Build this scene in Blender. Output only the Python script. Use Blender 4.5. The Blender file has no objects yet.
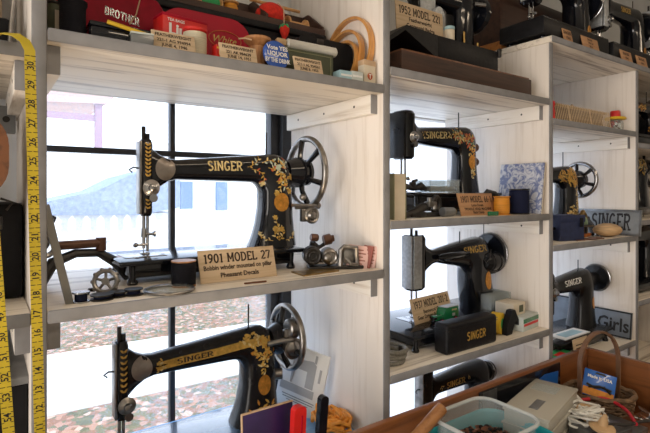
import bpy, bmesh, math, random
from mathutils import Vector, Matrix
from mathutils.bvhtree import BVHTree
rnd = random.Random(7)
SC = bpy.context.scene
COL = SC.collection
R = math.radians
PI = math.pi

# ------------------------------------------------------------------ materials
def new_mat(name):
    m = bpy.data.materials.new(name); m.use_nodes = True
    nt = m.node_tree
    return m, nt, nt.nodes['Principled BSDF']
def mat(name, col, rough=.5, metal=0, var=0, scale=30, bump=0, spec=.5, coat=0, stretch=(1, 1, 1), alpha=None, trans=0):
    m, nt, b = new_mat(name)
    b.inputs['Base Color'].default_value = (*col, 1)
    b.inputs['Roughness'].default_value = rough
    b.inputs['Metallic'].default_value = metal
    b.inputs['Specular IOR Level'].default_value = spec
    b.inputs['Coat Weight'].default_value = coat
    b.inputs['Transmission Weight'].default_value = trans
    if var or bump:
        tc = nt.nodes.new('ShaderNodeTexCoord'); mp = nt.nodes.new('ShaderNodeMapping')
        mp.inputs['Scale'].default_value = stretch
        n = nt.nodes.new('ShaderNodeTexNoise'); n.inputs['Scale'].default_value = scale; n.inputs['Detail'].default_value = 5
        nt.links.new(tc.outputs['Object'], mp.inputs['Vector']); nt.links.new(mp.outputs[0], n.inputs['Vector'])
        if var:
            r = nt.nodes.new('ShaderNodeValToRGB')
            r.color_ramp.elements[0].position = .3; r.color_ramp.elements[1].position = .72
            r.color_ramp.elements[0].color = (*[c * (1 - var) for c in col], 1)
            r.color_ramp.elements[1].color = (*[min(1, c * (1 + var * .6)) for c in col], 1)
            nt.links.new(n.outputs['Fac'], r.inputs[0]); nt.links.new(r.outputs[0], b.inputs['Base Color'])
        if bump:
            bp = nt.nodes.new('ShaderNodeBump'); bp.inputs['Strength'].default_value = bump; bp.inputs['Distance'].default_value = .002
            nt.links.new(n.outputs['Fac'], bp.inputs['Height']); nt.links.new(bp.outputs[0], b.inputs['Normal'])
    return m
def wood_mat(name, c0, c1, axis, scale=7, rough=.6, streak=.5, coat=0):
    """grain running along an axis; streaks of c1 over c0"""
    m, nt, b = new_mat(name)
    tc = nt.nodes.new('ShaderNodeTexCoord'); mp = nt.nodes.new('ShaderNodeMapping')
    s = [14., 14., 14.]; s[axis] = .8
    mp.inputs['Scale'].default_value = s
    n = nt.nodes.new('ShaderNodeTexNoise'); n.inputs['Scale'].default_value = scale; n.inputs['Detail'].default_value = 6; n.inputs['Roughness'].default_value = .62
    n.inputs['Distortion'].default_value = .4
    r = nt.nodes.new('ShaderNodeValToRGB')
    e = r.color_ramp.elements
    e[0].position = .28; e[0].color = (*c1, 1); e[1].position = .28 + streak * .5; e[1].color = (*c0, 1)
    nt.links.new(tc.outputs['Object'], mp.inputs['Vector']); nt.links.new(mp.outputs[0], n.inputs['Vector'])
    nt.links.new(n.outputs['Fac'], r.inputs[0]); nt.links.new(r.outputs[0], b.inputs['Base Color'])
    bp = nt.nodes.new('ShaderNodeBump'); bp.inputs['Strength'].default_value = .25; bp.inputs['Distance'].default_value = .001
    nt.links.new(n.outputs['Fac'], bp.inputs['Height']); nt.links.new(bp.outputs[0], b.inputs['Normal'])
    b.inputs['Roughness'].default_value = rough; b.inputs['Coat Weight'].default_value = coat
    return m
M = {}
M['white_x'] = wood_mat('whitewashed shelf wood', (.82, .75, .65), (.22, .16, .11), 0, 2.8, .42, .42)
M['sky_sheen_board'] = wood_mat('sky reflection shelf', (.22, .42, .66), (.16, .32, .52), 0, 4, .35)  # blue sky reflection painted into the lowest shelf's colour
M['edge'] = mat('worn shaded edge', (.25, .25, .262), .6, var=.2, scale=25, bump=.2)  # worn grey with the shade of room-facing edges painted in
M['white_z'] = wood_mat('whitewashed upright wood', (.82, .76, .70), (.68, .61, .54), 2, 4, .55, .42)
M['white_y'] = wood_mat('whitewashed cleat wood', (.84, .79, .72), (.58, .50, .41), 1, 4, .55, .4)
M['wall'] = mat('painted wall', (.60, .60, .56), .8, var=.06, scale=6)
M['wall_white'] = mat('white painted boards', (.78, .78, .77), .7, var=.08, scale=8)
M['ceiling'] = mat('ceiling paint', (.62, .62, .58), .9)
M['floor'] = wood_mat('floor boards', (.30, .20, .12), (.14, .08, .05), 0)
M['frame'] = mat('dark window frame', (.035, .036, .042), .45, var=.2)
M['black'] = mat('black enamel', (.006, .007, .011), .13, spec=.35, coat=.35, var=.3, scale=18)
M['dusty_sky_bed'] = mat('dusty enamel bed with sky reflection', (.06, .10, .16), .25, spec=.8, coat=1, var=.3, scale=12)  # dusty black, with the window's blue reflection mixed into the base colour
M['black_old'] = mat('worn black enamel', (.008, .008, .010), .27, spec=.3, coat=.12, var=.4, scale=25)
M['black_matte'] = mat('black matte', (.010, .010, .012), .6, var=.3, spec=.2)
M['wrinkle'] = mat('black leatherette', (.009, .009, .011), .45, var=.35, scale=80, bump=.25, spec=.22)
M['iron'] = mat('dark iron', (.05, .047, .045), .42, .7, var=.35, scale=60)
M['steel'] = mat('nickel steel', (.42, .42, .43), .24, 1, var=.25, scale=40)
M['steel_old'] = mat('tarnished nickel', (.28, .265, .25), .32, 1, var=.4, scale=50)
M['steel_dull'] = mat('brushed side plate', (.30, .27, .25), .42, 1, var=.2, scale=60)
M['alu'] = mat('satin grey plate', (.50, .52, .54), .42, .25, var=.25, scale=120)
M['gold'] = mat('gold decal', (.62, .38, .08), .4, .25, var=.35, scale=120)
M['gold_pale'] = mat('pale gold decal', (.72, .58, .28), .4, .2, var=.2, scale=120)
M['decal_green'] = mat('green decal', (.25, .36, .22), .4, var=.3, scale=100)
M['decal_pale'] = mat('silvery green decal', (.50, .58, .48), .4, var=.3, scale=100)
M['decal_red'] = mat('red decal', (.50, .10, .03), .4, var=.3, scale=100)
M['brass'] = mat('brass badge', (.66, .30, .05), .35, .6, var=.35, scale=150)
M['brass_old'] = mat('aged brass', (.38, .25, .09), .4, .8, var=.4, scale=60)
M['card'] = wood_mat('pale wood card', (.66, .50, .33), (.48, .34, .2), 0, 8, .6)
M['card_dark'] = wood_mat('brown wood card', (.50, .27, .13), (.34, .17, .08), 0, 8, .6)
M['ink'] = mat('burnt lettering', (.035, .017, .01), .7)
M['ink_black'] = mat('black lettering', (.01, .01, .012), .6)
M['white_ink'] = mat('white lettering', (.80, .80, .78), .6)
M['grey_ink'] = mat('grey print', (.22, .22, .22), .7)
M['grey_lt'] = mat('light grey print', (.42, .42, .42), .7)
M['spool_wood'] = wood_mat('turned spool wood', (.44, .21, .08), (.26, .11, .04), 2, 6, .45)
M['spool_lt'] = wood_mat('pale spool wood', (.62, .34, .13), (.44, .21, .07), 2, 6, .45)
M['thread_black'] = mat('black thread', (.008, .008, .012), .75, spec=.15, bump=.6, scale=30, stretch=(1, 1, 40))
M['thread_navy'] = mat('navy thread', (.009, .012, .035), .75, spec=.15, bump=.6, scale=30, stretch=(1, 1, 40))
M['thread_green'] = mat('green thread', (.02, .36, .10), .6, var=.3, scale=30, stretch=(40, 1, 1), bump=.5)
M['thread_orange'] = mat('orange thread', (.68, .27, .02), .6, var=.3, scale=30, stretch=(1, 1, 40), bump=.5)
M['thread_cream'] = mat('cream thread', (.66, .60, .45), .7, var=.2, scale=30, stretch=(1, 1, 40), bump=.5)
M['red_tin'] = mat('dark red leatherette', (.27, .004, .018), .5, var=.25, scale=40, spec=.15)
M['red_tin2'] = mat('crimson case', (.38, .004, .022), .4, var=.12, scale=25, spec=.2)
M['red'] = mat('bright red', (.62, .015, .012), .4, var=.2, scale=40)
M['red_felt'] = mat('red felt', (.70, .03, .015), .9, var=.25, scale=120, bump=.5)
M['yellow'] = mat('yellow paint', (.78, .50, .03), .45, var=.1)
M['tape'] = mat('yellow tape', (.62, .47, .025), .55, var=.15, scale=12)
M['badge_blue'] = mat('blue enamel', (.03, .10, .42), .25, coat=.4, var=.1)
M['olive'] = mat('olive cloth box', (.075, .085, .045), .6, var=.25, scale=25)
M['olive_lt'] = mat('olive border', (.22, .22, .12), .6)
M['pale_blue'] = mat('pale blue card', (.36, .55, .62), .6, var=.15)
M['pale_grey'] = mat('pale grey card', (.55, .60, .58), .6, var=.15)
M['offwhite'] = mat('off-white plastic', (.74, .70, .60), .4, var=.1)
M['tube_grey'] = mat('frosted tube', (.62, .60, .54), .3, var=.12, coat=.2)
M['cream_card'] = mat('cream cardboard', (.68, .60, .47), .7, var=.15, scale=15)
M['paper'] = mat('white paper', (.82, .82, .80), .7, var=.04)
M['tan'] = mat('tan cardboard', (.58, .40, .25), .7, var=.15)
M['hoop'] = wood_mat('beech hoop', (.66, .32, .09), (.46, .19, .045), 2, 5, .35, coat=.3)
M['darkwood'] = wood_mat('dark stained wood', (.060, .026, .016), (.018, .008, .006), 0, 4, .55)
M['darkwood2'] = wood_mat('dark walnut', (.20, .08, .035), (.035, .015, .009), 1, 4, .38, coat=.2)
M['tray_wood'] = wood_mat('varnished tray wood', (.27, .095, .028), (.11, .034, .010), 0, 4, .35, coat=.3)
M['tray_wood_y'] = wood_mat('varnished tray end wood', (.24, .085, .026), (.10, .032, .010), 1, 4, .35, coat=.3)
M['stick_wood'] = wood_mat('oiled handle wood', (.34, .15, .05), (.19, .075, .025), 0, 6, .4)
M['orange_wood'] = wood_mat('orange varnished wood', (.50, .20, .05), (.30, .1, .025), 0, 5, .35)
M['orange_leather'] = mat('tan leather', (.50, .15, .03), .4, var=.35, scale=30)
M['leather'] = mat('brown leather', (.16, .06, .03), .5, var=.35, scale=40)
M['navy'] = mat('navy cloth', (.018, .028, .085), .6, var=.25, scale=70, bump=.2)
M['green_paint'] = mat('dark green paint', (.012, .16, .06), .25, coat=.4)
M['green_box'] = mat('green box', (.02, .33, .10), .5)
M['pink'] = mat('pink printed card', (.74, .48, .44), .6, var=.25, scale=25)
M['pink_dk'] = mat('dark red printed card', (.30, .09, .07), .6, var=.2)
M['purple'] = mat('deep purple cover', (.03, .014, .085), .35, var=.4, scale=18, coat=.2)
M['orange_lace'] = mat('orange lace', (.78, .30, .03), .6, var=.3, scale=60)
M['straw'] = mat('straw', (.58, .38, .20), .7, var=.35, scale=20, stretch=(1, 1, 10), bump=.5)
M['wicker'] = mat('dark wicker', (.20, .12, .065), .55, var=.5, scale=90, bump=.5)
M['handle_wood'] = mat('bent handle', (.19, .10, .055), .45, var=.3)
M['blue_pack'] = mat('blue packaging', (.015, .13, .50), .3, coat=.3)
M['teal'] = mat('teal plastic', (.02, .36, .42), .35)
M['cord_red'] = mat('red cord', (.55, .02, .035), .45)
M['cord_white'] = mat('white cord', (.78, .77, .72), .5)
M['cord_dark'] = mat('dark rubber cord', (.03, .028, .026), .5)
M['cord_grey'] = mat('grey woven cord', (.22, .21, .18), .7, var=.3, scale=200)
M['disc_wood'] = mat('pale turned wood', (.58, .38, .20), .6, var=.2, scale=20)
M['mirror'] = mat('mirror shard', (.78, .80, .80), .12, 1)
M['gunmetal'] = mat('grey metal plate', (.24, .25, .26), .35, .8, var=.2)
M['sign_grey'] = mat('weathered grey board', (.22, .24, .26), .6, var=.22, scale=30)
M['sign_grey2'] = mat('blue-grey board', (.18, .21, .25), .6, var=.2, scale=25)
M['knob_brown'] = mat('brown knob', (.13, .06, .035), .4, .3, var=.3)
M['stone'] = mat('grey painted stick', (.20, .20, .195), .6, var=.15, scale=30, stretch=(1, 1, .1))
def clear_mat(name, col, a=.25, rough=.1):
    m, nt, b = new_mat(name)
    nt.nodes.remove(b)
    out = nt.nodes['Material Output']
    t = nt.nodes.new('ShaderNodeBsdfTransparent'); g = nt.nodes.new('ShaderNodeBsdfPrincipled'); mx = nt.nodes.new('ShaderNodeMixShader')
    t.inputs[0].default_value = (*[min(1, .6 + .4 * c) for c in col], 1)
    g.inputs['Base Color'].default_value = (*col, 1); g.inputs['Roughness'].default_value = rough
    mx.inputs[0].default_value = a
    nt.links.new(t.outputs[0], mx.inputs[1]); nt.links.new(g.outputs[0], mx.inputs[2]); nt.links.new(mx.outputs[0], out.inputs[0])
    return m
M['clear'] = clear_mat('clear plastic', (.85, .90, .92), .16)
M['clear_rim'] = clear_mat('clear plastic rim', (.85, .90, .92), .5)
M['clear_case'] = clear_mat('cloudy plastic', (.78, .75, .66), .6, .2)
M['clear_teal'] = clear_mat('clear teal plastic', (.20, .62, .66), .4)
M['glass_item'] = clear_mat('glass', (.75, .80, .80), .22, .05)
def toile_mat():
    m, nt, b = new_mat('blue toile print')
    tc = nt.nodes.new('ShaderNodeTexCoord'); n = nt.nodes.new('ShaderNodeTexNoise'); v = nt.nodes.new('ShaderNodeTexWave')
    n.inputs['Scale'].default_value = 38; n.inputs['Detail'].default_value = 6; n.inputs['Distortion'].default_value = 2.5
    r = nt.nodes.new('ShaderNodeValToRGB'); e = r.color_ramp.elements
    e[0].position = .42; e[0].color = (.16, .20, .38, 1); e[1].position = .58; e[1].color = (.58, .60, .66, 1)
    nt.links.new(tc.outputs['Object'], n.inputs['Vector']); nt.links.new(n.outputs['Fac'], r.inputs[0]); nt.links.new(r.outputs[0], b.inputs['Base Color'])
    nt.nodes.remove(v); b.inputs['Roughness'].default_value = .35
    return m
M['toile'] = toile_mat()
def leaves_mat():
    m, nt, b = new_mat('leaf strewn lawn')
    tc = nt.nodes.new('ShaderNodeTexCoord'); v = nt.nodes.new('ShaderNodeTexVoronoi'); v.inputs['Scale'].default_value = 30
    r = nt.nodes.new('ShaderNodeValToRGB'); r.color_ramp.interpolation = 'CONSTANT'
    e = r.color_ramp.elements
    e[0].position = 0; e[0].color = (.11, .10, .04, 1); e[1].position = .30; e[1].color = (.26, .12, .06, 1)
    for p, c in ((.5, (.15, .13, .05)), (.66, (.40, .21, .13)), (.82, (.55, .36, .26)), (.93, (.11, .05, .03))):
        x = e.new(p); x.color = (*c, 1)
    nt.links.new(tc.outputs['Object'], v.inputs['Vector']); nt.links.new(v.outputs['Color'], r.inputs[0]); nt.links.new(r.outputs[0], b.inputs['Base Color'])
    b.inputs['Roughness'].default_value = .9
    return m
M['lawn'] = leaves_mat()
M['path'] = mat('pale sunlit path', (.70, .68, .62), .9, var=.12, scale=3)
M['hill'] = mat('blue grey roof', (.30, .36, .50), .8, var=.25, scale=9)
M['porch'] = mat('porch paint', (.62, .42, .38), .7, var=.1)
M['porch_post'] = mat('porch post paint', (.42, .28, .36), .7)
M['fence_white'] = mat('white picket paint', (.85, .85, .85), .7)
M['far_wall'] = mat('pale far house paint', (.80, .80, .80), .8)
M['far_blue'] = mat('far shutter blue', (.18, .26, .42), .7)
def glass_pane():
    m, nt, b = new_mat('dusty window glass'); nt.nodes.remove(b)
    out = nt.nodes['Material Output']
    t = nt.nodes.new('ShaderNodeBsdfTransparent'); g = nt.nodes.new('ShaderNodeBsdfGlossy'); d = nt.nodes.new('ShaderNodeBsdfTranslucent')
    g.inputs['Roughness'].default_value = .02; d.inputs['Color'].default_value = (.78, .88, 1, 1)
    tc = nt.nodes.new('ShaderNodeTexCoord'); n = nt.nodes.new('ShaderNodeTexNoise'); n.inputs['Scale'].default_value = 160; n.inputs['Detail'].default_value = 2
    n2 = nt.nodes.new('ShaderNodeTexNoise'); n2.inputs['Scale'].default_value = 5
    mm = nt.nodes.new('ShaderNodeMath'); mm.operation = 'MULTIPLY'
    mr = nt.nodes.new('ShaderNodeMapRange'); mr.inputs[1].default_value = .2; mr.inputs[2].default_value = .42; mr.inputs[3].default_value = .03; mr.inputs[4].default_value = .20
    a = nt.nodes.new('ShaderNodeMixShader'); c = nt.nodes.new('ShaderNodeMixShader'); c.inputs[0].default_value = .05
    nt.links.new(tc.outputs['Object'], n.inputs['Vector']); nt.links.new(tc.outputs['Object'], n2.inputs['Vector'])
    nt.links.new(n.outputs['Fac'], mm.inputs[0]); nt.links.new(n2.outputs['Fac'], mm.inputs[1]); nt.links.new(mm.outputs[0], mr.inputs[0])
    nt.links.new(mr.outputs[0], a.inputs[0]); nt.links.new(t.outputs[0], a.inputs[1]); nt.links.new(d.outputs[0], a.inputs[2])
    nt.links.new(a.outputs[0], c.inputs[1]); nt.links.new(g.outputs[0], c.inputs[2]); nt.links.new(c.outputs[0], out.inputs[0])
    return m
M['pane'] = glass_pane()
def frosted():
    m, nt, b = new_mat('frosted window film'); nt.nodes.remove(b)
    out = nt.nodes['Material Output']
    d = nt.nodes.new('ShaderNodeBsdfTranslucent'); d.inputs[0].default_value = (.97, .98, 1, 1)
    t = nt.nodes.new('ShaderNodeBsdfTransparent'); mx = nt.nodes.new('ShaderNodeMixShader'); mx.inputs[0].default_value = .35
    nt.links.new(d.outputs[0], mx.inputs[1]); nt.links.new(t.outputs[0], mx.inputs[2]); nt.links.new(mx.outputs[0], out.inputs[0])
    return m
M['frosted'] = frosted()

# ------------------------------------------------------------------ mesh helper
class G:
    def __init__(s): s.bm = bmesh.new(); s.M = Matrix()
    def add(s, vs, fs, mi=0, T=None):
        T = s.M @ T if T is not None else s.M
        bv = [s.bm.verts.new(T @ Vector(v)) for v in vs]
        for f in fs:
            try: fc = s.bm.faces.new([bv[i] for i in f]); fc.material_index = mi
            except ValueError: pass
    def box(s, c, sz, bev=0, mi=0, rot=None, seg=2):
        t = bmesh.new(); bmesh.ops.create_cube(t, size=1)
        for v in t.verts: v.co = Vector((v.co.x * sz[0], v.co.y * sz[1], v.co.z * sz[2]))
        if bev: bmesh.ops.bevel(t, geom=t.edges[:], offset=bev, segments=seg, affect='EDGES', profile=.5)
        T = Matrix.Translation(c)
        if rot: T = T @ Matrix.Rotation(rot[2], 4, 'Z') @ Matrix.Rotation(rot[1], 4, 'Y') @ Matrix.Rotation(rot[0], 4, 'X')
        t.verts.index_update()
        s.add([v.co.copy() for v in t.verts], [[v.index for v in f.verts] for f in t.faces], mi, T); t.free()
    def loft(s, rings, mi=0, cap=True, closed=False):
        n = len(rings[0]); vs = [p for r in rings for p in r]; fs = []
        K = len(rings)
        for i in range(K if closed else K - 1):
            a, b = i * n, ((i + 1) % K) * n
            for j in range(n): fs.append((a + j, a + (j + 1) % n, b + (j + 1) % n, b + j))
        if cap and not closed: fs.append(tuple(range(n - 1, -1, -1))); fs.append(tuple((K - 1) * n + j for j in range(n)))
        s.add(vs, fs, mi)
    def tube(s, pts, r, seg=8, mi=0, closed=False, cap=True):
        pts = [Vector(p) for p in pts]; K = len(pts); rs = r if isinstance(r, (list, tuple)) else [r] * K
        rings = []; prev = None
        for i, p in enumerate(pts):
            if closed: t = pts[(i + 1) % K] - pts[i - 1]
            else: t = pts[min(i + 1, K - 1)] - pts[max(i - 1, 0)]
            t.normalize()
            if prev is None:
                a = Vector((0, 0, 1)) if abs(t.z) < .9 else Vector((1, 0, 0)); u = t.cross(a).normalized()
            else: u = (prev - t * prev.dot(t)).normalized()
            prev = u; w = t.cross(u)
            rings.append([p + (u * math.cos(2 * PI * j / seg) + w * math.sin(2 * PI * j / seg)) * rs[i] for j in range(seg)])
        s.loft(rings, mi, cap, closed)
    def cyl(s, a, b, r, r2=None, seg=20, mi=0, bev=0):
        a, b = Vector(a), Vector(b)
        r2 = r if r2 is None else r2
        if bev:
            d = (b - a).normalized() * bev
            s.tube([a, a + d, b - d, b], [r - bev, r, r2, r2 - bev], seg, mi)
        else: s.tube([a, b], [r, r2], seg, mi)
    def lathe(s, prof, o=(0, 0, 0), ax='z', seg=24, mi=0, cap=True):
        rings = []
        for r, h in prof:
            ring = []
            for j in range(seg):
                a = 2 * PI * j / seg; x, y = r * math.cos(a), r * math.sin(a)
                v = (x, y, h) if ax == 'z' else ((h, x, y) if ax == 'x' else (x, h, -y))
                ring.append(Vector(o) + Vector(v))
            rings.append(ring)
        s.loft(rings, mi, cap)
    def torus(s, c, Rr, r, ax='x', seg=36, s2=10, mi=0, sc=(1, 1), a0=0, a1=2 * PI):
        pts = []; full = abs(a1 - a0 - 2 * PI) < 1e-6
        for i in range(seg if full else seg + 1):
            a = a0 + (a1 - a0) * i / seg; x, y = Rr * math.cos(a) * sc[0], Rr * math.sin(a) * sc[1]
            pts.append(Vector(c) + Vector({'x': (0, x, y), 'y': (x, 0, y), 'z': (x, y, 0)}[ax]))
        s.tube(pts, r, s2, mi, closed=full)
    def prism(s, poly, d0, d1, pl='xz', mi=0):
        f = {'xz': lambda p, d: (p[0], d, p[1]), 'xy': lambda p, d: (p[0], p[1], d), 'yz': lambda p, d: (d, p[0], p[1])}[pl]
        s.loft([[Vector(f(p, d0)) for p in poly], [Vector(f(p, d1)) for p in poly]], mi)
    def ball(s, c, r, mi=0, sc=(1, 1, 1), seg=16, n=10):
        rings = []
        for i in range(n + 1):
            a = -PI / 2 + PI * (i + .001) / (n + .002)
            rings.append([Vector(c) + Vector((r * sc[0] * math.cos(a) * math.cos(2 * PI * j / seg), r * sc[1] * math.cos(a) * math.sin(2 * PI * j / seg), r * sc[2] * math.sin(a))) for j in range(seg)])
        s.loft(rings, mi)
    def build(s, name, mats, parent=None, loc=(0, 0, 0), rot=(0, 0, 0), ang=.6):
        bmesh.ops.remove_doubles(s.bm, verts=s.bm.verts[:], dist=1e-6)
        bmesh.ops.recalc_face_normals(s.bm, faces=s.bm.faces[:])
        me = bpy.data.meshes.new(name); s.bm.to_mesh(me); s.bm.free()
        for m in (mats if isinstance(mats, (list, tuple)) else [mats]): me.materials.append(M[m] if isinstance(m, str) else m)
        if len(me.polygons):
            me.shade_smooth(); me.set_sharp_from_angle(angle=ang)
        o = bpy.data.objects.new(name, me); COL.objects.link(o)
        o.location = loc; o.rotation_euler = rot
        if parent: o.parent = parent
        return o
def tag(o, label, cat, group=None):
    o['label'] = label; o['category'] = cat
    if group: o['group'] = group
    return o
def thing(name, label, cat, loc=(0, 0, 0), rot=(0, 0, 0), group=None):
    o = bpy.data.objects.new(name, None); COL.objects.link(o); o.empty_display_size = .03
    o.location = loc; o.rotation_euler = rot
    return tag(o, label, cat, group)
def struct(o): o['kind'] = 'structure'; return o

# ------------------------------------------------------------------ lettering
def ell(cx, cy, rx, ry, a0, a1, n=8):
    return [(cx + rx * math.cos(R(a0 + (a1 - a0) * i / n)), cy + ry * math.sin(R(a0 + (a1 - a0) * i / n))) for i in range(n + 1)]
GL = {
 'S': ([ell(.27, .74, .2, .22, 30, 270) + ell(.27, .26, .2, .25, 90, -150)], .56, []),
 'I': ([[(.12, 0), (.12, 1)]], .26, [(.12, 0), (.12, 1)]),
 'N': ([[(.1, 0), (.1, 1)], [(.1, 1), (.52, 0)], [(.52, 0), (.52, 1)]], .64, [(.1, 0), (.08, 1), (.52, 1)]),
 'G': ([ell(.31, .5, .24, .48, 45, 330, 12) , [(.52, .05), (.52, .42)], [(.34, .42), (.6, .42)]], .64, []),
 'E': ([[(.1, 0), (.1, 1)], [(.1, .97), (.48, .97), (.48, .8)], [(.1, .5), (.38, .5)], [(.1, .03), (.5, .03), (.5, .2)]], .56, [(.1, 0), (.1, 1)]),
 'R': ([[(.1, 0), (.1, 1)], [(.1, .97), (.3, .97)] + ell(.3, .74, .2, .23, 90, -90, 6) + [(.1, .5)], [(.28, .5), (.52, .02)]], .6, [(.1, 0), (.1, 1), (.52, 0)]),
 'M': ([[(.1, 0), (.1, 1)], [(.1, 1), (.37, .25)], [(.37, .25), (.64, 1)], [(.64, 0), (.64, 1)]], .76, [(.1, 0), (.1, 1), (.64, 0), (.64, 1)]),
 'O': ([ell(.32, .5, .25, .48, 0, 360, 16)], .66, []),
 'D': ([[(.1, 0), (.1, 1)], [(.1, .97), (.25, .97)] + ell(.25, .5, .3, .47, 90, -90, 8) + [(.1, .03)]], .66, [(.1, 0), (.1, 1)]),
 'L': ([[(.1, 0), (.1, 1)], [(.1, .03), (.48, .03), (.48, .22)]], .54, [(.1, 0), (.1, 1)]),
 'B': ([[(.1, 0), (.1, 1)], [(.1, .97), (.28, .97)] + ell(.28, .745, .19, .22, 90, -90, 6) + [(.1, .52)], [(.28, .52)] + ell(.28, .27, .22, .25, 90, -90, 6) + [(.1, .03)]], .6, [(.1, 0), (.1, 1)]),
 'T': ([[(.3, 0), (.3, 1)], [(.06, .82), (.06, .97), (.54, .97), (.54, .82)]], .6, [(.3, 0)]),
 'H': ([[(.1, 0), (.1, 1)], [(.5, 0), (.5, 1)], [(.1, .5), (.5, .5)]], .62, [(.1, 0), (.1, 1), (.5, 0), (.5, 1)]),
 'A': ([[(.04, 0), (.3, 1)], [(.3, 1), (.56, 0)], [(.14, .35), (.46, .35)]], .62, [(.06, 0), (.54, 0)]),
 '0': ([ell(.27, .5, .2, .48, 0, 360, 14)], .56, []),
 '1': ([[(.22, 0), (.22, 1), (.08, .82)]], .4, [(.22, 0)]),
 '2': ([ell(.27, .72, .19, .25, 165, -30, 8) + [(.08, .04), (.48, .04), (.48, .16)]], .56, []),
 '3': ([ell(.25, .74, .18, .23, 160, -90, 8), ell(.25, .26, .2, .25, 90, -160, 8)], .54, []),
 '5': ([[(.46, .96), (.12, .96), (.1, .55)] + ell(.25, .3, .21, .28, 120, -160, 9)], .54, []),
 '6': ([ell(.27, .28, .2, .26, 0, 360, 12), [(.08, .3), (.14, .7), (.4, .98)]], .56, []),
 '7': ([[(.06, .8), (.06, .96), (.48, .96), (.2, 0)]], .52, []),
 '9': ([ell(.27, .72, .2, .26, 0, 360, 12), [(.47, .7), (.4, .3), (.14, .02)]], .56, []),
 '-': ([[(.06, .45), (.3, .45)]], .38, []),
 ' ': ([], .34, []),
}
def ribbon(pts, w, sub=2):
    """flat stroke: returns verts (2d) and quads"""
    P = []
    for i in range(len(pts) - 1):
        for k in range(sub): P.append((pts[i][0] + (pts[i + 1][0] - pts[i][0]) * k / sub, pts[i][1] + (pts[i + 1][1] - pts[i][1]) * k / sub))
    P.append(pts[-1]); vs = []; fs = []
    for i, p in enumerate(P):
        a, b = P[max(0, i - 1)], P[min(len(P) - 1, i + 1)]
        dx, dy = b[0] - a[0], b[1] - a[1]; l = math.hypot(dx, dy) or 1
        nx, ny = -dy / l * w / 2, dx / l * w / 2
        vs += [(p[0] + nx, p[1] + ny), (p[0] - nx, p[1] - ny)]
        if i: fs.append((2 * i - 2, 2 * i - 1, 2 * i + 1, 2 * i))
    return vs, fs
def slab(text, h, cx=0, cy=0, wt=.15, sx=1., serif=.24, align='c'):
    """slab-serif lettering as flat 2d verts/faces"""
    V = []; F = []; x = 0
    for ch in text:
        st, adv, sf = GL[ch]
        st = list(st) + [[(a - serif / 2, .03 if b < .5 else .97), (a + serif / 2, .03 if b < .5 else .97)] for a, b in sf if serif]
        for s_ in st:
            vs, fs = ribbon(s_, wt if len(s_) > 2 or s_[0][0] == s_[1][0] else wt * .8)
            o = len(V); V += [(x + p[0], p[1]) for p in vs]; F += [tuple(o + i for i in f) for f in fs]
        x += adv + .06
    W = (x - .06) * h * sx
    ox = cx - W / 2 if align == 'c' else cx
    return [(ox + p[0] * h * sx, cy + (p[1] - .5) * h) for p in V], F, W
def font2d(text, size, cx=0, cy=0, bold=.0, maxw=None, shear=0, align='c'):
    cu = bpy.data.curves.new('t', 'FONT'); cu.body = text; cu.size = size; cu.offset = bold * size; cu.shear = shear; cu.resolution_u = 2
    ob = bpy.data.objects.new('t', cu); COL.objects.link(ob)
    dg = bpy.context.evaluated_depsgraph_get(); me = bpy.data.meshes.new_from_object(ob.evaluated_get(dg))
    V = [(v.co.x, v.co.y) for v in me.vertices]; F = [tuple(p.vertices) for p in me.polygons]
    bpy.data.objects.remove(ob); bpy.data.curves.remove(cu); bpy.data.meshes.remove(me)
    if not V: return [], []
    x0, x1 = min(v[0] for v in V), max(v[0] for v in V); y0, y1 = min(v[1] for v in V), max(v[1] for v in V)
    k = 1 if not maxw or x1 - x0 <= maxw else maxw / (x1 - x0)
    ox = (x0 + x1) / 2 if align == 'c' else x0
    return [((v[0] - ox) * k + cx, v[1] - (y0 + y1) / 2 + cy) for v in V], F
def put_xz(g, VF, y, mi=0):     # lettering on a front face looking to -y
    g.add([(p[0], y, p[1]) for p in VF[0]], VF[1], mi)
def put_yz(g, VF, x, mi=0):     # lettering on a face looking to -x: text runs towards -y
    g.add([(x, -p[0], p[1]) for p in VF[0]], VF[1], mi)

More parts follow.
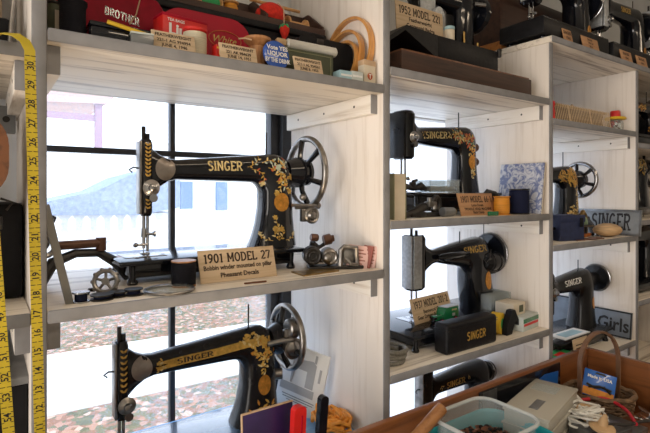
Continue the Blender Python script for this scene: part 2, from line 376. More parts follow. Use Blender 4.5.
# ------------------------------------------------------------------ simple makers
def spool(name, label, cat, loc, r, h, core, wood, thread, rot=(0, 0, 0), group=None, fl=.12, flare=1.12, tk=.86):
    t = thing(name, label, cat, loc, rot, group)
    g = G(); f = h * fl
    g.lathe([(r * .3, 0), (r * flare, 0), (r * flare, f * .6), (r * .62, f * 1.4), (r * .62, h - f * 1.4), (r * flare, h - f * .6), (r * flare, h), (r * .3, h)], seg=24)
    g.build('bobbin_core', wood, t)
    if thread:
        g = G(); g.lathe([(r * .5, f * 1.0), (r * tk, f * 1.05), (r, h * .3), (r, h * .7), (r * tk, h - f * 1.05), (r * .5, h - f)], seg=24)
        g.build('thread', thread, t)
    return t
def card(label, loc, w, h, tilt, lines, cmat='card', ink='ink', rotz=0, group=None, title=None, th=.61, tilt_y=0):
    g = G(); g.box((0, 0, h / 2), (w, .003, h), .0004)
    o = g.build('label_card', cmat, None, loc, (-tilt, tilt_y, rotz)); tag(o, label, 'sign', group)
    g = G(); n = 0
    if title:
        V, F, W = slab(title, h * .27, 0, 0, .17, 1)
        k = min(1.25, w * .88 / W)
        put_xz(g, ([(p[0] * k, p[1] + h * .73) for p in V], F), -.0018)
        zz = [h * .42, h * .2] if len(lines) > 1 else [h * .35]
        if len(lines) > 2: zz = [h * .46, h * .29, h * .12]
        sz = h * .2 if len(lines) < 3 else h * .16
    else:
        k = len(lines); zz = [h * (1 - (i + .7) / (k + .4)) for i in range(k)]; sz = h * .72 / k
    for z, l in zip(zz, lines): put_xz(g, font2d(l, sz, 0, z, .03, w * .9), -.0018)
    g.build('lettering', ink, o)
    return o

# ------------------------------------------------------------------ sewing machine
def sup(c, du, dv, a, b, n, seg):
    out = []
    for j in range(seg):
        t = 2 * PI * j / seg; cs, sn = math.cos(t), math.sin(t)
        out.append(c + du * (a * math.copysign(abs(cs) ** (2 / n), cs)) + dv * (b * math.copysign(abs(sn) ** (2 / n), sn)))
    return out
def lerp(a, b, t): return a + (b - a) * t
def leaf(bvh, g, x, z, ang, l, w, mi, off=.0007):
    pts = [(0, 0), (.3, .5), (.7, .42), (1, 0), (.7, -.42), (.3, -.5), (.5, 0)]
    V = []
    for a, b in pts:
        px, pz = x + math.cos(ang) * a * l - math.sin(ang) * b * w, z + math.sin(ang) * a * l + math.cos(ang) * b * w
        h = bvh.ray_cast(Vector((px, -.4, pz)), Vector((0, 1, 0)))
        if h[0] is None or abs(h[1].y) < .3: return
        V.append((px, h[0].y - off, pz))
    g.add(V, [(0, 1, 6), (1, 2, 6), (2, 3, 6), (3, 4, 6), (4, 5, 6), (5, 0, 6)], mi)
def decal2d(bvh, g, VF, mi, off=.0006):
    V, F = VF; out = []; ok = []
    for p in V:
        h = bvh.ray_cast(Vector((p[0], -.4, p[1])), Vector((0, 1, 0)))
        good = h[0] is not None
        out.append((p[0], h[0].y - off if good else 0, p[1])); ok.append(good)
    g.add(out, [f for f in F if all(ok[i] for i in f)], mi)
def disc2d(cx, cz, rx, rz, n=20, rings=3):
    V = [(cx, cz)]; F = []
    for k in range(1, rings + 1):
        for j in range(n): V.append((cx + rx * k / rings * math.cos(2 * PI * j / n), cz + rz * k / rings * math.sin(2 * PI * j / n)))
    for j in range(n): F.append((0, 1 + j, 1 + (j + 1) % n))
    for k in range(1, rings):
        a, b = 1 + (k - 1) * n, 1 + k * n
        for j in range(n): F.append((a + j, b + j, b + (j + 1) % n, a + (j + 1) % n))
    return V, F
def machine(label, loc, P, group='antique sewing machines on the shelves', rz=0, name='sewing_machine'):
    t = thing(name, label, 'sewing machine', loc, (0, 0, rz), group)
    bm_, em = P.get('enamel', 'black'), P.get('metal', 'steel')
    bt, bl, bd = P['bt'], P['bl'], P['bd']
    if P.get('bed', 1):
        g = G()
        by = P.get('by', 0)
        g.box((bl / 2, by, bt - .0045), (bl, bd * 2, .009), .003)
        g.box((bl / 2, by, (bt + .004) / 2 + .002), (bl - .045, bd * 2 - .03, bt - .015), .004)
        g.build('bed', P.get('bedmat', bm_), t)
        for x in (.026, bl - .026):
            for y in (by - bd + .02, by + bd - .02):
                g = G(); g.lathe([(.009, 0), (.010, .004), (.006, .014), (.008, bt - .008)], (x, y, 0), seg=12); g.build('foot', bm_, t)
        g = G(); g.box((P['xh'] + .005, -.012, bt + .0008), (.05, .06, .0016), .0005); g.box((P['xh'] - .032, -.01, bt + .0007), (.03, .07, .0014), .0004)
        g.build('slide_plate', 'steel', t)
    # arm: inner / outer outline pairs
    xb0, xb1, xm0, xm1 = P['col']; bL, tL, bR, tR = P['arm']; r, Ro = P.get('ri', .022), P.get('ro', .036); xl = P['xl']
    zi, zo = bR - r, tR - Ro; prs = []; dp = []
    cb, cm, ad = P['dep']
    for k in (0, .06, .2, .42, .7, 1):
        e = 1 - (1 - k) ** 2.2
        prs.append(((lerp(xb0, xm0, e), lerp(bt, zi, k)), (lerp(xb1, xm1, e), lerp(bt, zo, k)))); dp.append(lerp(cb, cm, e))
    for a in (22, 45, 68, 90):
        prs.append(((xm0 - r + r * math.cos(R(a)), zi + r * math.sin(R(a))), (xm1 - Ro + Ro * math.cos(R(a)), zo + Ro * math.sin(R(a))))); dp.append(lerp(cm, lerp(cm, ad, .5), a / 90))
    for k in (.25, .5, .75, 1):
        prs.append(((lerp(xm0 - r, xl, k), lerp(bR, bL, k)), (lerp(xm1 - Ro, xl, k), lerp(tR, tL, k)))); dp.append(lerp(lerp(cm, ad, .5), ad, min(1, k * 1.3)))
    xh, hw, hd, h0, h1 = P['xh'], P['hw'], P['hd'], P['hz'][0], P['hz'][1]
    xr = xh + hw * .7
    for k, fb, ft in ((.35, .12, .06), (.65, .38, .3), (1, .8, .8)):
        prs.append(((lerp(xl, xr, k), lerp(bL, h0 + .03, fb)), (lerp(xl, xr, k), lerp(tL, h1 - .008, ft)))); dp.append(lerp(ad, hd, k))
    g = G(); rings = []
    for (pi, po), d in zip(prs, dp):
        a, b = Vector((pi[0], 0, pi[1])), Vector((po[0], 0, po[1]))
        dv = (b - a); L_ = dv.length / 2; rings.append(sup((a + b) / 2, dv.normalized(), Vector((0, 1, 0)), L_, d, 2.7, 24))
    g.loft(rings)
    hr = []
    for k, sc in ((0, .72), (.05, .95), (.5, 1), (.93, 1), (1, .8)): hr.append(sup(Vector((xh, 0, lerp(h0, h1, k))), Vector((1, 0, 0)), Vector((0, 1, 0)), hw * sc, hd * sc, 3.6, 24))
    g.loft(hr)
    bvh_bm = g.bm.copy(); bmesh.ops.recalc_face_normals(bvh_bm, faces=bvh_bm.faces[:]); bvh = BVHTree.FromBMesh(bvh_bm)
    g.build('arm', bm_, t)
    # flange where the column stands on the bed
    # head fittings
    g = G()
    if P.get('face') == 'front':
        g.box((xh - hw * .45, -hd - .001, lerp(h0, h1, .52)), (hw * 1.05, .005, (h1 - h0) * .94), .0015); g.box((xh - hw - .0015, -hd * .2, lerp(h0, h1, .52)), (.004, hd * 1.4, (h1 - h0) * .94), .001)
        g.build('face_plate', 'alu', t)
    else:
        g.box((xh - hw - .0005, 0, lerp(h0, h1, .5)), (.004, hd * 1.7, (h1 - h0) * .95), .001); g.build('face_plate', P.get('fmat', 'steel_old'), t)
    g = G(); g.cyl((xh - hw * .3, 0, bt + .012), (xh - hw * .3, 0, h0 + .004), .0032, seg=10); g.cyl((xh - hw * .3, -.002, bt + .034), (xh - hw * .3 + .001, -.002, bt + .052), .006, seg=10)
    g.cyl((xh + .002, 0, bt + .04), (xh + .016, -.004, bt + .04), .003, seg=8); g.cyl((xh + .014, -.004, bt + .04), (xh + .018, -.004, bt + .04), .006, seg=10)
    g.cyl((xh - hw * .3, 0, bt + .002), (xh - hw * .3, 0, bt + .013), .0009, seg=6)
    g.build('needle_bar', em, t)
    g = G(); g.cyl((xh + hw * .35, 0, bt + .006), (xh + hw * .35, 0, h0 + .004), .003, seg=10); g.box((xh - .002, -.003, bt + .0035), (.016, .02, .003), .001); g.cyl((xh + .002, -.004, bt + .02), (xh - .018, -.006, bt + .02), .0028, seg=8)
    g.ball((xh - .02, -.006, bt + .02), .005, seg=10, n=6)
    g.build('presser_foot', em, t)
    g = G(); g.cyl((xh - hw * .3, 0, h1 - .004), (xh - hw * .3, 0, h1 + .026), .004, seg=10); g.cyl((xh + hw * .35, 0, h1 - .004), (xh + hw * .35, 0, h1 + .012), .0045, seg=10)
    if P.get('post', 1): g.build('presser_screw', 'iron', t)
    else: g.bm.free()
    if 'tz' in P:
        z = P['tz']; x = xh + P.get('tx', .006); g = G()
        y = -hd
        g.lathe([(.003, y + .004), (.016, y - .001), (.0165, y - .003), (.013, y - .005), (.014, y - .007), (.008, y - .010), (.007, y - .016), (.003, y - .018)], (x, 0, z), 'y', 20)
        g.cyl((x + .003, y, z - .02), (x + .003, y - .008, z - .02), .008, seg=14); g.build('tension_dial', em, t)
    if P.get('hook', 1):
        g = G(); z = lerp(h0, h1, .62); g.tube([(xh - hw, -.004, z), (xh - hw - .012, -.004, z + .002), (xh - hw - .02, -.004, z - .003), (xh - hw - .014, -.004, z - .008)], .0017, 6); g.build('thread_hook', 'iron', t)
    if 'plate' in P:
        x0, x1, z0, z1 = P['plate']; g = G()
        poly = ell((x0 + x1) / 2, (z0 + z1) / 2, (x1 - x0) / 2, (z1 - z0) / 2, 0, 350, 14)
        V, F = disc2d((x0 + x1) / 2, (z0 + z1) / 2, (x1 - x0) / 2, (z1 - z0) / 2, 4 * 6)
        # squarer patch
        cxp, czp = (x0 + x1) / 2, (z0 + z1) / 2
        V = [(cxp + (p[0] - cxp) * 1.08, czp + (p[1] - czp) * 1.05) for p in V]
        decal2d(bvh, g, (V, F), 0, .0012); g.build('side_plate', 'steel_dull', t)
    g = G(); sx_, sh = P.get('pin', (.33, .05)); hh = bvh.ray_cast(Vector((sx_, 0, .6)), Vector((0, 0, -1)))
    if hh[0]: g.cyl((sx_, 0, hh[0].z - .003), (sx_, 0, hh[0].z + sh), .0018, seg=8); g.build('spool_pin', 'iron', t)
    else: g.bm.free()
    # wheel
    w = P.get('wheel')
    if w:
        wx, wz, wr, kind = w; hx = xm1 - .008
        wt = G(); hub = G()
        if kind == 'spoked':
            wt.torus((wx, 0, wz), wr - .007, .0075, 'x', 44, 12, mi=0)
            for k in range(6):
                a = 2 * PI * k / 6 + .35; ca, sa = math.cos(a), math.sin(a)
                wt.tube([(wx - .016, ca * .016, wz + sa * .016), (wx - .013, math.cos(a + .08) * wr * .5, wz + math.sin(a + .08) * wr * .5), (wx - .002, ca * (wr - .01), wz + sa * (wr - .01))], [.0085, .006, .0075], 8, mi=1)
            hub.lathe([(.006, hx - wx), (.027, hx - wx), (.029, hx - wx + .006), (.036, -.030), (.036, -.018), (.026, -.014), (.026, -.004), (.031, -.003), (.031, .004), (.012, .008), (.012, .016), (.004, .018)], (wx, 0, wz), 'x', 24, mi=1)
            hw_ = wt.build('handwheel', [P.get('rim', 'steel_old'), bm_], t); hub.build('hub', bm_, hw_)
        elif kind == 'solid':
            wt.lathe([(.01, hx - wx), (.022, hx - wx), (.022, -.016), (wr * .8, -.012), (wr * .95, -.012), (wr, -.006), (wr, .006), (wr * .95, .012), (wr * .8, .009), (wr * .35, .006), (.02, .016), (.004, .017)], (wx, 0, wz), 'x', 30, mi=0)
            wt.torus((wx, 0, wz), wr * .99, .0032, 'x', 40, 8, mi=1)
            wt.build('handwheel', [bm_, em], t)
        elif kind == 'knobs':
            for dz in (0, -.046):
                wt.cyl((hx, 0, wz + dz), (hx + .02, 0, wz + dz), .006, seg=12); wt.lathe([(.006, .016), (.012, .018), (.014, .028), (.010, .036), (.003, .038)], (hx, 0, wz + dz), 'x', 16)
            wt.build('knob', 'knob_brown', t)
    if P.get('motor'):
        mx, my, mz, mr, ml = P['motor']; g = G()
        g.lathe([(.006, -ml / 2 - .006), (mr * .7, -ml / 2 - .004), (mr * .95, -ml / 2 + .006), (mr, -ml / 2 + .014), (mr, ml / 2 - .012), (mr * .85, ml / 2), (.012, ml / 2 + .002), (.012, ml / 2 + .016), (.004, ml / 2 + .017)], (mx, my, mz), 'x', 26)
        g.box((mx, my + mr * .2, mz - mr), (ml * .5, mr * .8, mr * .7), .004); g.torus((mx - ml * .25, my, mz), mr, .002, 'x', 28, 6); g.torus((mx + ml * .2, my, mz), mr, .002, 'x', 28, 6)
        g.build('motor', 'black_old', t)
    if P.get('winder'):
        wx_, wz_ = P['winder']; g = G(); y = -cm - .012
        g.box((wx_ - .01, y + .01, wz_ + .012), (.05, .006, .012), .002)
        g.cyl((wx_ - .048, y + .002, wz_ + .016), (wx_ + .03, y + .002, wz_ + .014), .004, seg=10); g.cyl((wx_ + .02, y + .002, wz_ + .014), (wx_ + .026, y + .002, wz_ + .014), .008, seg=12)
        g.lathe([(.004, .004), (.019, .002), (.020, -.003), (.016, -.006), (.012, -.004), (.008, -.009), (.003, -.010)], (wx_ + .004, y, wz_ - .008), 'y', 22)
        g.box((wx_ - .012, y + .006, wz_ - .008), (.02, .012, .03), .003); g.ball((wx_ - .02, y, wz_ + .034), .008, seg=12, n=8)
        g.build('bobbin_winder', 'steel_old', t)
    if P.get('winder2'):
        wx_, wz_ = P['winder2']; g = G(); y = -cm - .012
        g.lathe([(.004, .006), (.023, .004), (.024, -.003), (.019, -.004), (.017, -.002), (.010, -.006), (.003, -.009)], (wx_, y, wz_), 'y', 24)
        g.cyl((wx_ - .012, y + .008, wz_ + .045), (wx_ + .022, y + .008, wz_ + .045), .021, seg=20, bev=.003); g.torus((wx_ + .006, y + .008, wz_ + .045), .021, .003, 'x', 24, 6)
        g.tube([(wx_ - .06, y + .01, wz_ + .018), (wx_ - .03, y + .002, wz_ + .022), (wx_, y, wz_ + .02)], .006, 8); g.box((wx_ - .006, y + .01, wz_ + .02), (.03, .014, .05), .004)
        g.cyl((wx_ - .045, -cm - .006, wz_ - .05), (wx_ - .03, -cm - .012, wz_ - .05), .012, seg=14)
        g.build('bobbin_winder', 'steel_old', t)
    if P.get('lamp'):
        x0, x1, z = P['lamp']; g = G(); g.tube([(x0, -ad - .008, z), (x0 + .01, -ad - .012, z), (x1 - .012, -ad - .014, z + .003), (x1, -ad - .01, z + .003)], [.006, .011, .011, .006], 14)
        g.cyl((x1 - .02, -ad - .012, z + .002), (x1 + .03, -ad - .004, z + .004), .006, seg=10); g.build('lamp_housing', 'black', t)
    decs = {}
    def dg(*k): return decs.setdefault(k, G())
    let = G(); bad = G(); bnd = G(); cols_ = ['gold', 'gold_pale', 'decal_green', 'decal_red', 'brass', 'ink_black', 'decal_pale', 'white_ink']
    for (s, cx, cz, h, ang, mi) in P.get('text', []):
        V, F, W = slab(s, h, 0, 0, .16, P.get('tsx', 1.1), .22)
        decal2d(bvh, let, ([(cx + p[0] * math.cos(ang) - p[1] * math.sin(ang), cz + p[0] * math.sin(ang) + p[1] * math.cos(ang)) for p in V], F), mi, .0011)
    rr = random.Random(len(label) + 3)
    for (x, z, a, n, stp, curl, l, cols) in P.get('vines', []):
        pl = [(x, z)]
        for k in range(n):
            x += math.cos(a) * stp; z += math.sin(a) * stp; a += curl * (.4 + 1.3 * k / n); pl.append((x, z))
            sd = 1 if k % 2 else -1
            dec = dg('v', z > .15); leaf(bvh, dec, x, z, a + sd * .9, l * (.75 + .5 * rr.random()), l * .42, rr.choice(cols))
        decal2d(bvh, dec, ribbon(pl, .0012, 2), 0, .0009)
        for k in range(6): leaf(bvh, dec, x, z, a + k * PI / 3, l * .8, l * .5, cols[0], .0012)
    for (x, z, rx, rz_, n, l, cols) in P.get('orn', []):
        dec = dg('o', x, z)
        for k in range(n):
            a = rr.random() * 2 * PI; q = math.sqrt(rr.random()); px, pz = x + rx * q * math.cos(a), z + rz_ * q * math.sin(a)
            leaf(bvh, dec, px, pz, rr.random() * 2 * PI, l * (.7 + .6 * rr.random()), l * .42, rr.choice(cols))
    for (x, z0, z1, n, l) in P.get('chev', []):
        dec = dg('c', z0)
        for k in range(n):
            z = lerp(z0, z1, k / (n - 1))
            for sgn in (1, -1): leaf(bvh, dec, x, z, PI / 2 + sgn * .75, l, l * .45, 0)
    for (cx, cz, rx, rz_, mi) in P.get('oval', []):
        decal2d(bvh, bad, disc2d(cx, cz, rx, rz_), mi, .0010)
    for (pts, wd, mi) in P.get('band', []): decal2d(bvh, bnd, ribbon(pts, wd, 4), mi, .0006)
    for gg, nm in [(v, 'decal') for v in decs.values()] + [(let, 'lettering'), (bad, 'badge'), (bnd, 'gold_band')]:
        if len(gg.bm.faces): gg.build(nm, cols_, t)
        else: gg.bm.free()
    bvh_bm.free()
    return t

PA = dict(bt=.045, bl=.385, bd=.088, col=(.293, .404, .318, .394), arm=(.193, .234, .190, .2555), xl=.125, dep=(.045, .034, .021), ri=.026, ro=.045,
          xh=.0665, hw=.0115, hd=.018, hz=(.121, .271), plate=(.082, .118, .192, .236), wheel=(.443, .2145, .089, 'spoked'), pin=(.335, .05), fmat='steel_old')
# ------------------------------------------------------------------ setting
def sbox(name, c, sz, m, bev=0):
    g = G(); g.box(c, sz, bev); return struct(g.build(name, m))
YW = .42
sbox('floor', (1, -1.2, -.05), (7.4, 3.4, .1), 'floor')
sbox('ceiling', (1, -1.2, 2.65), (7.4, 3.4, .1), 'ceiling')
sbox('wall_left', (-2.65, -1.2, 1.3), (.1, 3.4, 2.6), 'wall')
sbox('wall_right', (4.65, -1.2, 1.3), (.1, 3.4, 2.6), 'wall')
sbox('wall_back', (1, -2.85, 1.3), (7.4, .1, 2.6), 'wall')
WY0, WY1 = .41, .49
WZ0, WZ1 = .60, 1.79
g = G()
ym = (WY0 + WY1) / 2; wt_ = WY1 - WY0
g.box(((-2.6 + .012) / 2, ym, 1.3), (2.612, wt_, 2.6)); g.box(((1.86 + 4.6) / 2, ym, 1.3), (4.6 - 1.86, wt_, 2.6))
g.box((.935, ym, WZ0 / 2), (1.85, wt_, WZ0)); g.box((.935, ym, (WZ1 + 2.6) / 2), (1.85, wt_, 2.6 - WZ1))
struct(g.build('wall_front', 'wall_white'))
# dark window frames
def window(n, x0, x1, zbar, vbar, glassm, wide_r, fm='frame'):
    g = G(); f = .028
    y = .452; t = .035
    for z in (WZ0 + f / 2, WZ1 - f / 2): g.box(((x0 + x1) / 2, y, z), (x1 - x0, t, f), .002)
    g.box((x0 + .008, y, (WZ0 + WZ1) / 2), (.016, t, WZ1 - WZ0), .002); g.box((x1 - wide_r / 2, y, (WZ0 + WZ1) / 2), (wide_r, t, WZ1 - WZ0), .002)
    for z in zbar: g.box(((x0 + x1) / 2, y, z), (x1 - x0 - .02, .022, .0135), .001)
    for x in vbar: g.box((x, y, (WZ0 + WZ1) / 2), (.0125, .02, WZ1 - WZ0 - .03), .001)
    o = struct(g.build(f'window_{n}', fm))
    g = G(); g.box(((x0 + x1) / 2, y + .006, (WZ0 + WZ1) / 2), (x1 - x0 - .02, .003, WZ1 - WZ0 - .02)); g.build('pane', glassm, o)
    return o
window(1, .012, .632, [1.597], [.328], 'pane', .026)
window(2, .668, 1.86, [], [], 'frosted', .02, 'wall_white')
g = G(); g.box((.650, .445, (WZ0 + WZ1) / 2), (.034, .06, WZ1 - WZ0), .003); struct(g.build('trim_1', 'frame'))
g = G(); g.box((.655, .40, WZ0 - .012), (1.3, .04, .022), .003); struct(g.build('trim_2', 'wall_white'))

# ------------------------------------------------------------------ shelving
PX = [0, .655, 1.31, 1.883]; D = .39; TH = .019
Z1T, Z1M, Z1L = 1.733, 1.332, .945
Z2T, Z2M, Z2L, Z2B = 1.776, 1.436, 1.096, .715
Z3T, Z3A, Z3B, Z3C = 1.962, 1.72, 1.341, .963
su = thing('shelving_unit', 'whitewashed wooden shelving unit with open bays along the windowed wall', 'shelves', (0, 0, 0))
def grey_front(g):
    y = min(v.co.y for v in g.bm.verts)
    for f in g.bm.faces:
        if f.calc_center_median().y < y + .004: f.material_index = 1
def upright(x, z1, z0=0):
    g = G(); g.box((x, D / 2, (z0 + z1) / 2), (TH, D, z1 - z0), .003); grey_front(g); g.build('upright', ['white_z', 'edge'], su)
upright(0, 2.45); upright(.655, 2.45); upright(1.31, Z3T - .019); upright(1.883, Z3T - .019); upright(2.48, Z3T - .019); upright(-.62, 2.45)
def shelf(x0, x1, z, m='white_x'):
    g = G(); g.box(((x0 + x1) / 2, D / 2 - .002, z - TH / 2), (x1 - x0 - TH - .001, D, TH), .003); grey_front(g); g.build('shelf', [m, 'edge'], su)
    for x, s in ((x0 + TH / 2, 1), (x1 - TH / 2, -1)):
        g = G(); g.box((x + s * .0095, D / 2 + .006, z - TH - .0215), (.019, D - .03, .042), .001)
        for y in (.08, .2, .32): g.cyl((x + s * .019, y, z - TH - .02), (x + s * .0194, y, z - TH - .02), .003, seg=8, mi=1)
        grey_front(g) if 0 else None
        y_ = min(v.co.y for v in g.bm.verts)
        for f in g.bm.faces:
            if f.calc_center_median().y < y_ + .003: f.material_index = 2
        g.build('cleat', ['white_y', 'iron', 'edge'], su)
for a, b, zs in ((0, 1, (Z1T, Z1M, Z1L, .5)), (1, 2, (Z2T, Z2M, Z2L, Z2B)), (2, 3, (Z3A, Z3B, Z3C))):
    for z in zs: shelf(PX[a], PX[b], z, 'sky_sheen_board' if z == Z1L else 'white_x')
for z in (1.68, 1.395, 1.10, .8): shelf(1.883, 2.48, z)
for z in (1.705, 1.332, 1.0): shelf(-.62, 0, z)
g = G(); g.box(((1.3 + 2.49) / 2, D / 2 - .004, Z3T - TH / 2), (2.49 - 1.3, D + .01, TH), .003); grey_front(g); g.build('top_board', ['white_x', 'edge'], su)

# ------------------------------------------------------------------ bay one, middle shelf
g27 = dict(PA, tz=.176, winder=(.425, .122),
    text=[('SINGER', .225, .2235, .0195, .02, 1)],
    orn=[(.352, .222, .020, .018, 30, .008, (0, 0, 6)), (.357, .19, .012, .012, 16, .008, (0, 0, 3))],
    vines=[(.275, .222, .3, 9, .0065, .25, .009, (6, 0, 1, 6)), (.285, .218, -.1, 8, .0065, -.3, .008, (1, 0, 3)), (.31, .232, .5, 7, .007, -.35, .010, (6, 6, 1)), (.325, .222, -.2, 9, .007, .25, .011, (0, 6, 3)), (.345, .222, -1.2, 8, .0065, .3, .010, (0, 1, 0)), (.366, .21, -1.9, 8, .006, .25, .010, (0, 1, 6)), (.352, .20, -1.3, 6, .0065, -.3, .009, (0, 1)),
        (.345, .060, 2.4, 8, .006, -.5, .009, (0, 1)), (.345, .060, .7, 8, .006, .5, .009, (0, 1)), (.345, .060, 1.57, 8, .0065, .05, .008, (0, 1)), (.33, .06, 3.0, 5, .006, -.3, .007, (1, 0)), (.362, .06, .1, 5, .006, .3, .007, (1, 0)), (.308, .065, 1.5, 6, .005, .2, .006, (0, 1))],
    chev=[(.067, .198, .258, 9, .0085), (.067, .135, .15, 3, .007)], oval=[(.356, .145, .019, .021, 4)])
machine('black sewing machine with gold decals and spoked handwheel behind the 1901 MODEL 27 card', (.13, .2, Z1M), g27)
card('wooden 1901 MODEL 27 sign leaning on the machine base', (.337, .064, Z1M + .0005), .158, .061, R(17), ['Bobbin winder mounted on pillar', 'Pheasant Decals'], title='1901 MODEL 27')
spool('thread_spool', 'black thread spool with wood ends beside the 1901 MODEL 27 sign', 'thread spool', (.228, .068, Z1M), .0215, .046, None, 'spool_wood', 'thread_black', fl=.08, flare=1.0, tk=.98)
t = thing('glass_disc', 'round clear glass lens lying flat before the 1901 sign', 'lens', (.192, .033, Z1M))
g = G(); g.lathe([(.002, 0), (.038, 0), (.040, .003), (.038, .006), (.03, .008), (.002, .0085)], seg=32); g.build('lens', 'glass_item', t)
g = G(); g.torus((0, 0, .004), .0395, .0028, 'z', 36, 8); g.build('ring', 'steel_old', t)
g = G(); g.box((0, 0, .0016), (.044, .005, .003), .001); tag(g.build('metal_pin', 'leather', None, (.345, .018, Z1M), (0, 0, -.05)), 'thin brown strip lying on shelf edge below the 1901 sign', 'strip')
g = G(); g.prism([(-.045, -.03), (.05, -.02), (.052, .022), (-.04, .026)], 0, .003, 'xy'); tag(g.build('leather_patch', 'brass_old', None, (.50, .055, Z1M)), 'flat tan leather piece on the shelf right of the 1901 sign', 'leather')
def bobbin(x, y, label, m='steel_old', r=.0135, h=.012):
    t = thing('bobbin', label, 'bobbin', (x, y, Z1M), (0, 0, 0), 'bobbins on the window shelf')
    g = G(); g.lathe([(.003, 0), (r, 0), (r, .002), (r * .45, .003), (r * .45, h - .003), (r, h - .002), (r, h), (.003, h)], seg=20); g.build('flange', m, t)
    g = G(); g.lathe([(r * .4, .0025), (r * .72, .003), (r * .72, h - .003), (r * .4, h - .0025)], seg=16); g.build('thread', 'thread_navy', t)
bobbin(.0575, .034, 'steel bobbin standing nearest the leaning stick', 'steel', .0125, .016)
bobbin(.087, .034, 'dark bobbin lying below the toothed metal attachment', 'iron', .017, .009)
bobbin(.113, .043, 'middle dark flat bobbin on the shelf front', 'iron', .014, .009)
bobbin(.136, .040, 'dark flat bobbin nearest the glass lens', 'iron', .0145, .011)
# leaning stick
g = G(); g.box((0, 0, .0775), (.011, .009, .155), .001); tag(g.build('wooden_stick', 'stone', None, (.042, .034, Z1M), (R(9), R(-13), 0)), 'grey wooden stick leaning on left upright over the bobbins', 'stick')
# hand crank attachment
t = thing('buttonholer_attachment', 'large dark sewing attachment with long handle behind the leaning stick', 'attachment', (.08, .185, Z1M), (0, 0, .12))
g = G(); g.tube([(-.07, 0, .006), (-.045, 0, .045), (-.01, 0, .058), (.03, 0, .056), (.06, 0, .036), (.085, 0, .006)], [.012, .010, .008, .008, .010, .011], 10); g.build('body', 'iron', t)
g = G(); g.cyl((-.045, -.004, .074), (.035, -.004, .074), .008, seg=14, bev=.002); g.cyl((.033, -.004, .06), (.033, -.004, .084), .009, seg=14); g.build('handle', 'knob_brown', t)
g = G(); g.torus((-.06, -.006, .075), .017, .005, 'y', 22, 8); g.ball((-.066, -.008, .08), .014, sc=(1, .7, 1)); g.tube([(-.06, -.006, .09), (-.045, -.006, .125), (-.055, -.01, .10)], .005, 8); g.build('bracket', 'steel_old', t)
# toothed disc
t = thing('presser_attachment', 'round toothed nickel attachment beside the dark bobbins', 'attachment', (.098, .068, Z1M), (R(-14), 0, R(-18))); t.scale = (.82, .82, .82)
g = G(); z = .027
g.torus((0, 0, z), .021, .0045, 'y', 28, 8)
for k in range(5): a = k * 2 * PI / 5 + .3; g.tube([(0, 0, z), (math.cos(a) * .021, 0, z + math.sin(a) * .021)], .003, 6)
g.cyl((0, -.008, z), (0, .012, z), .007, seg=14)
for k in range(10): a = k * 2 * PI / 10; g.ball((math.cos(a) * .024, 0, z + math.sin(a) * .024), .0042, seg=8, n=5)
g.build('toothed_wheel', 'steel_old', t)
g = G(); g.box((0, .012, .004), (.034, .022, .008), .002); g.tube([(-.02, .01, .012), (-.03, .008, .012), (-.034, .006, .004)], .004, 8); g.build('clamp', 'iron', t)
# attachments right of the machine
t = thing('ruffler_attachment', 'rusty attachment with two round knobs behind the machine base', 'attachment', (.588, .17, Z1M))
g = G(); g.tube([(-.03, 0, .008), (-.02, 0, .03), (-.018, -.005, .05)], .007, 8); g.box((0, 0, .008), (.06, .02, .016), .003); g.tube([(-.018, -.005, .05), (.0, -.004, .036), (.02, -.004, .045)], .005, 8); g.build('bracket', 'iron', t)
g = G(); g.cyl((-.026, -.008, .062), (-.008, -.012, .060), .009, seg=14, bev=.002); g.build('knob', 'knob_brown', t)
g = G(); g.cyl((.012, -.006, .052), (.03, -.012, .056), .013, seg=16, bev=.002); g.cyl((.03, -.012, .056), (.036, -.014, .057), .008, seg=12); g.build('knob', 'knob_brown', t)
t = thing('zigzag_attachment', 'long dark nickel zigzag attachment below the handwheel', 'attachment', (.560, .080, Z1M), (0, 0, -.42))
g = G(); g.box((.01, 0, .004), (.12, .045, .007), .002); g.build('base_plate', 'iron', t)
g = G(); g.cyl((-.042, -.02, .03), (-.042, .016, .03), .02, seg=20, bev=.004); g.torus((-.042, -.021, .03), .015, .003, 'y', 20, 6); g.torus((-.042, -.021, .03), .008, .002, 'y', 16, 6); g.build('gear_housing', 'iron', t)
g = G(); g.cyl((-.005, -.022, .028), (-.005, .014, .028), .018, seg=18, bev=.003); g.ball((-.012, -.024, .026), .011); g.torus((-.005, -.023, .028), .013, .003, 'y', 20, 6); g.build('cam_drum', 'steel_old', t)
g = G(); g.tube([(.018, -.016, .006), (.020, -.016, .042), (.026, -.016, .048), (.054, -.016, .046), (.056, -.016, .006)], .006, 8); g.box((.04, -.004, .028), (.03, .022, .035), .006); g.tube([(.03, -.02, .024), (.04, -.026, .012), (.052, -.022, .01)], .004, 8); g.build('fork', 'steel_old', t)
# pink cards
def packet(label, loc, w, h, d, m, rot, grp='pink packets leaning on the upright'):
    g = G(); g.box((0, 0, h / 2), (w, d, h), .0012); o = g.build('needle_packet', m, None, loc, rot); tag(o, label, 'packet', grp)
    g = G()
    for k in range(5): g.box((0, -d / 2 - .0003, h * (.2 + .15 * k)), (w * (.75 if k % 2 else .5), .0004, .0025))
    g.build('print', 'pink_dk', o)
packet('wide pink printed packet, foremost of the three leaning on upright', (.604, .044, Z1M + .001), .046, .05, .004, 'pink', (R(-12), R(7), R(-38)))
packet('middle thin dark red packet in the leaning pink trio', (.6235, .037, Z1M + .001), .022, .049, .006, 'pink_dk', (R(-8), R(8), R(-62)))
packet('rearmost pink packet touching the right upright', (.6355, .034, Z1M + .001), .022, .048, .005, 'pink', (R(-8), R(6), R(-62)))

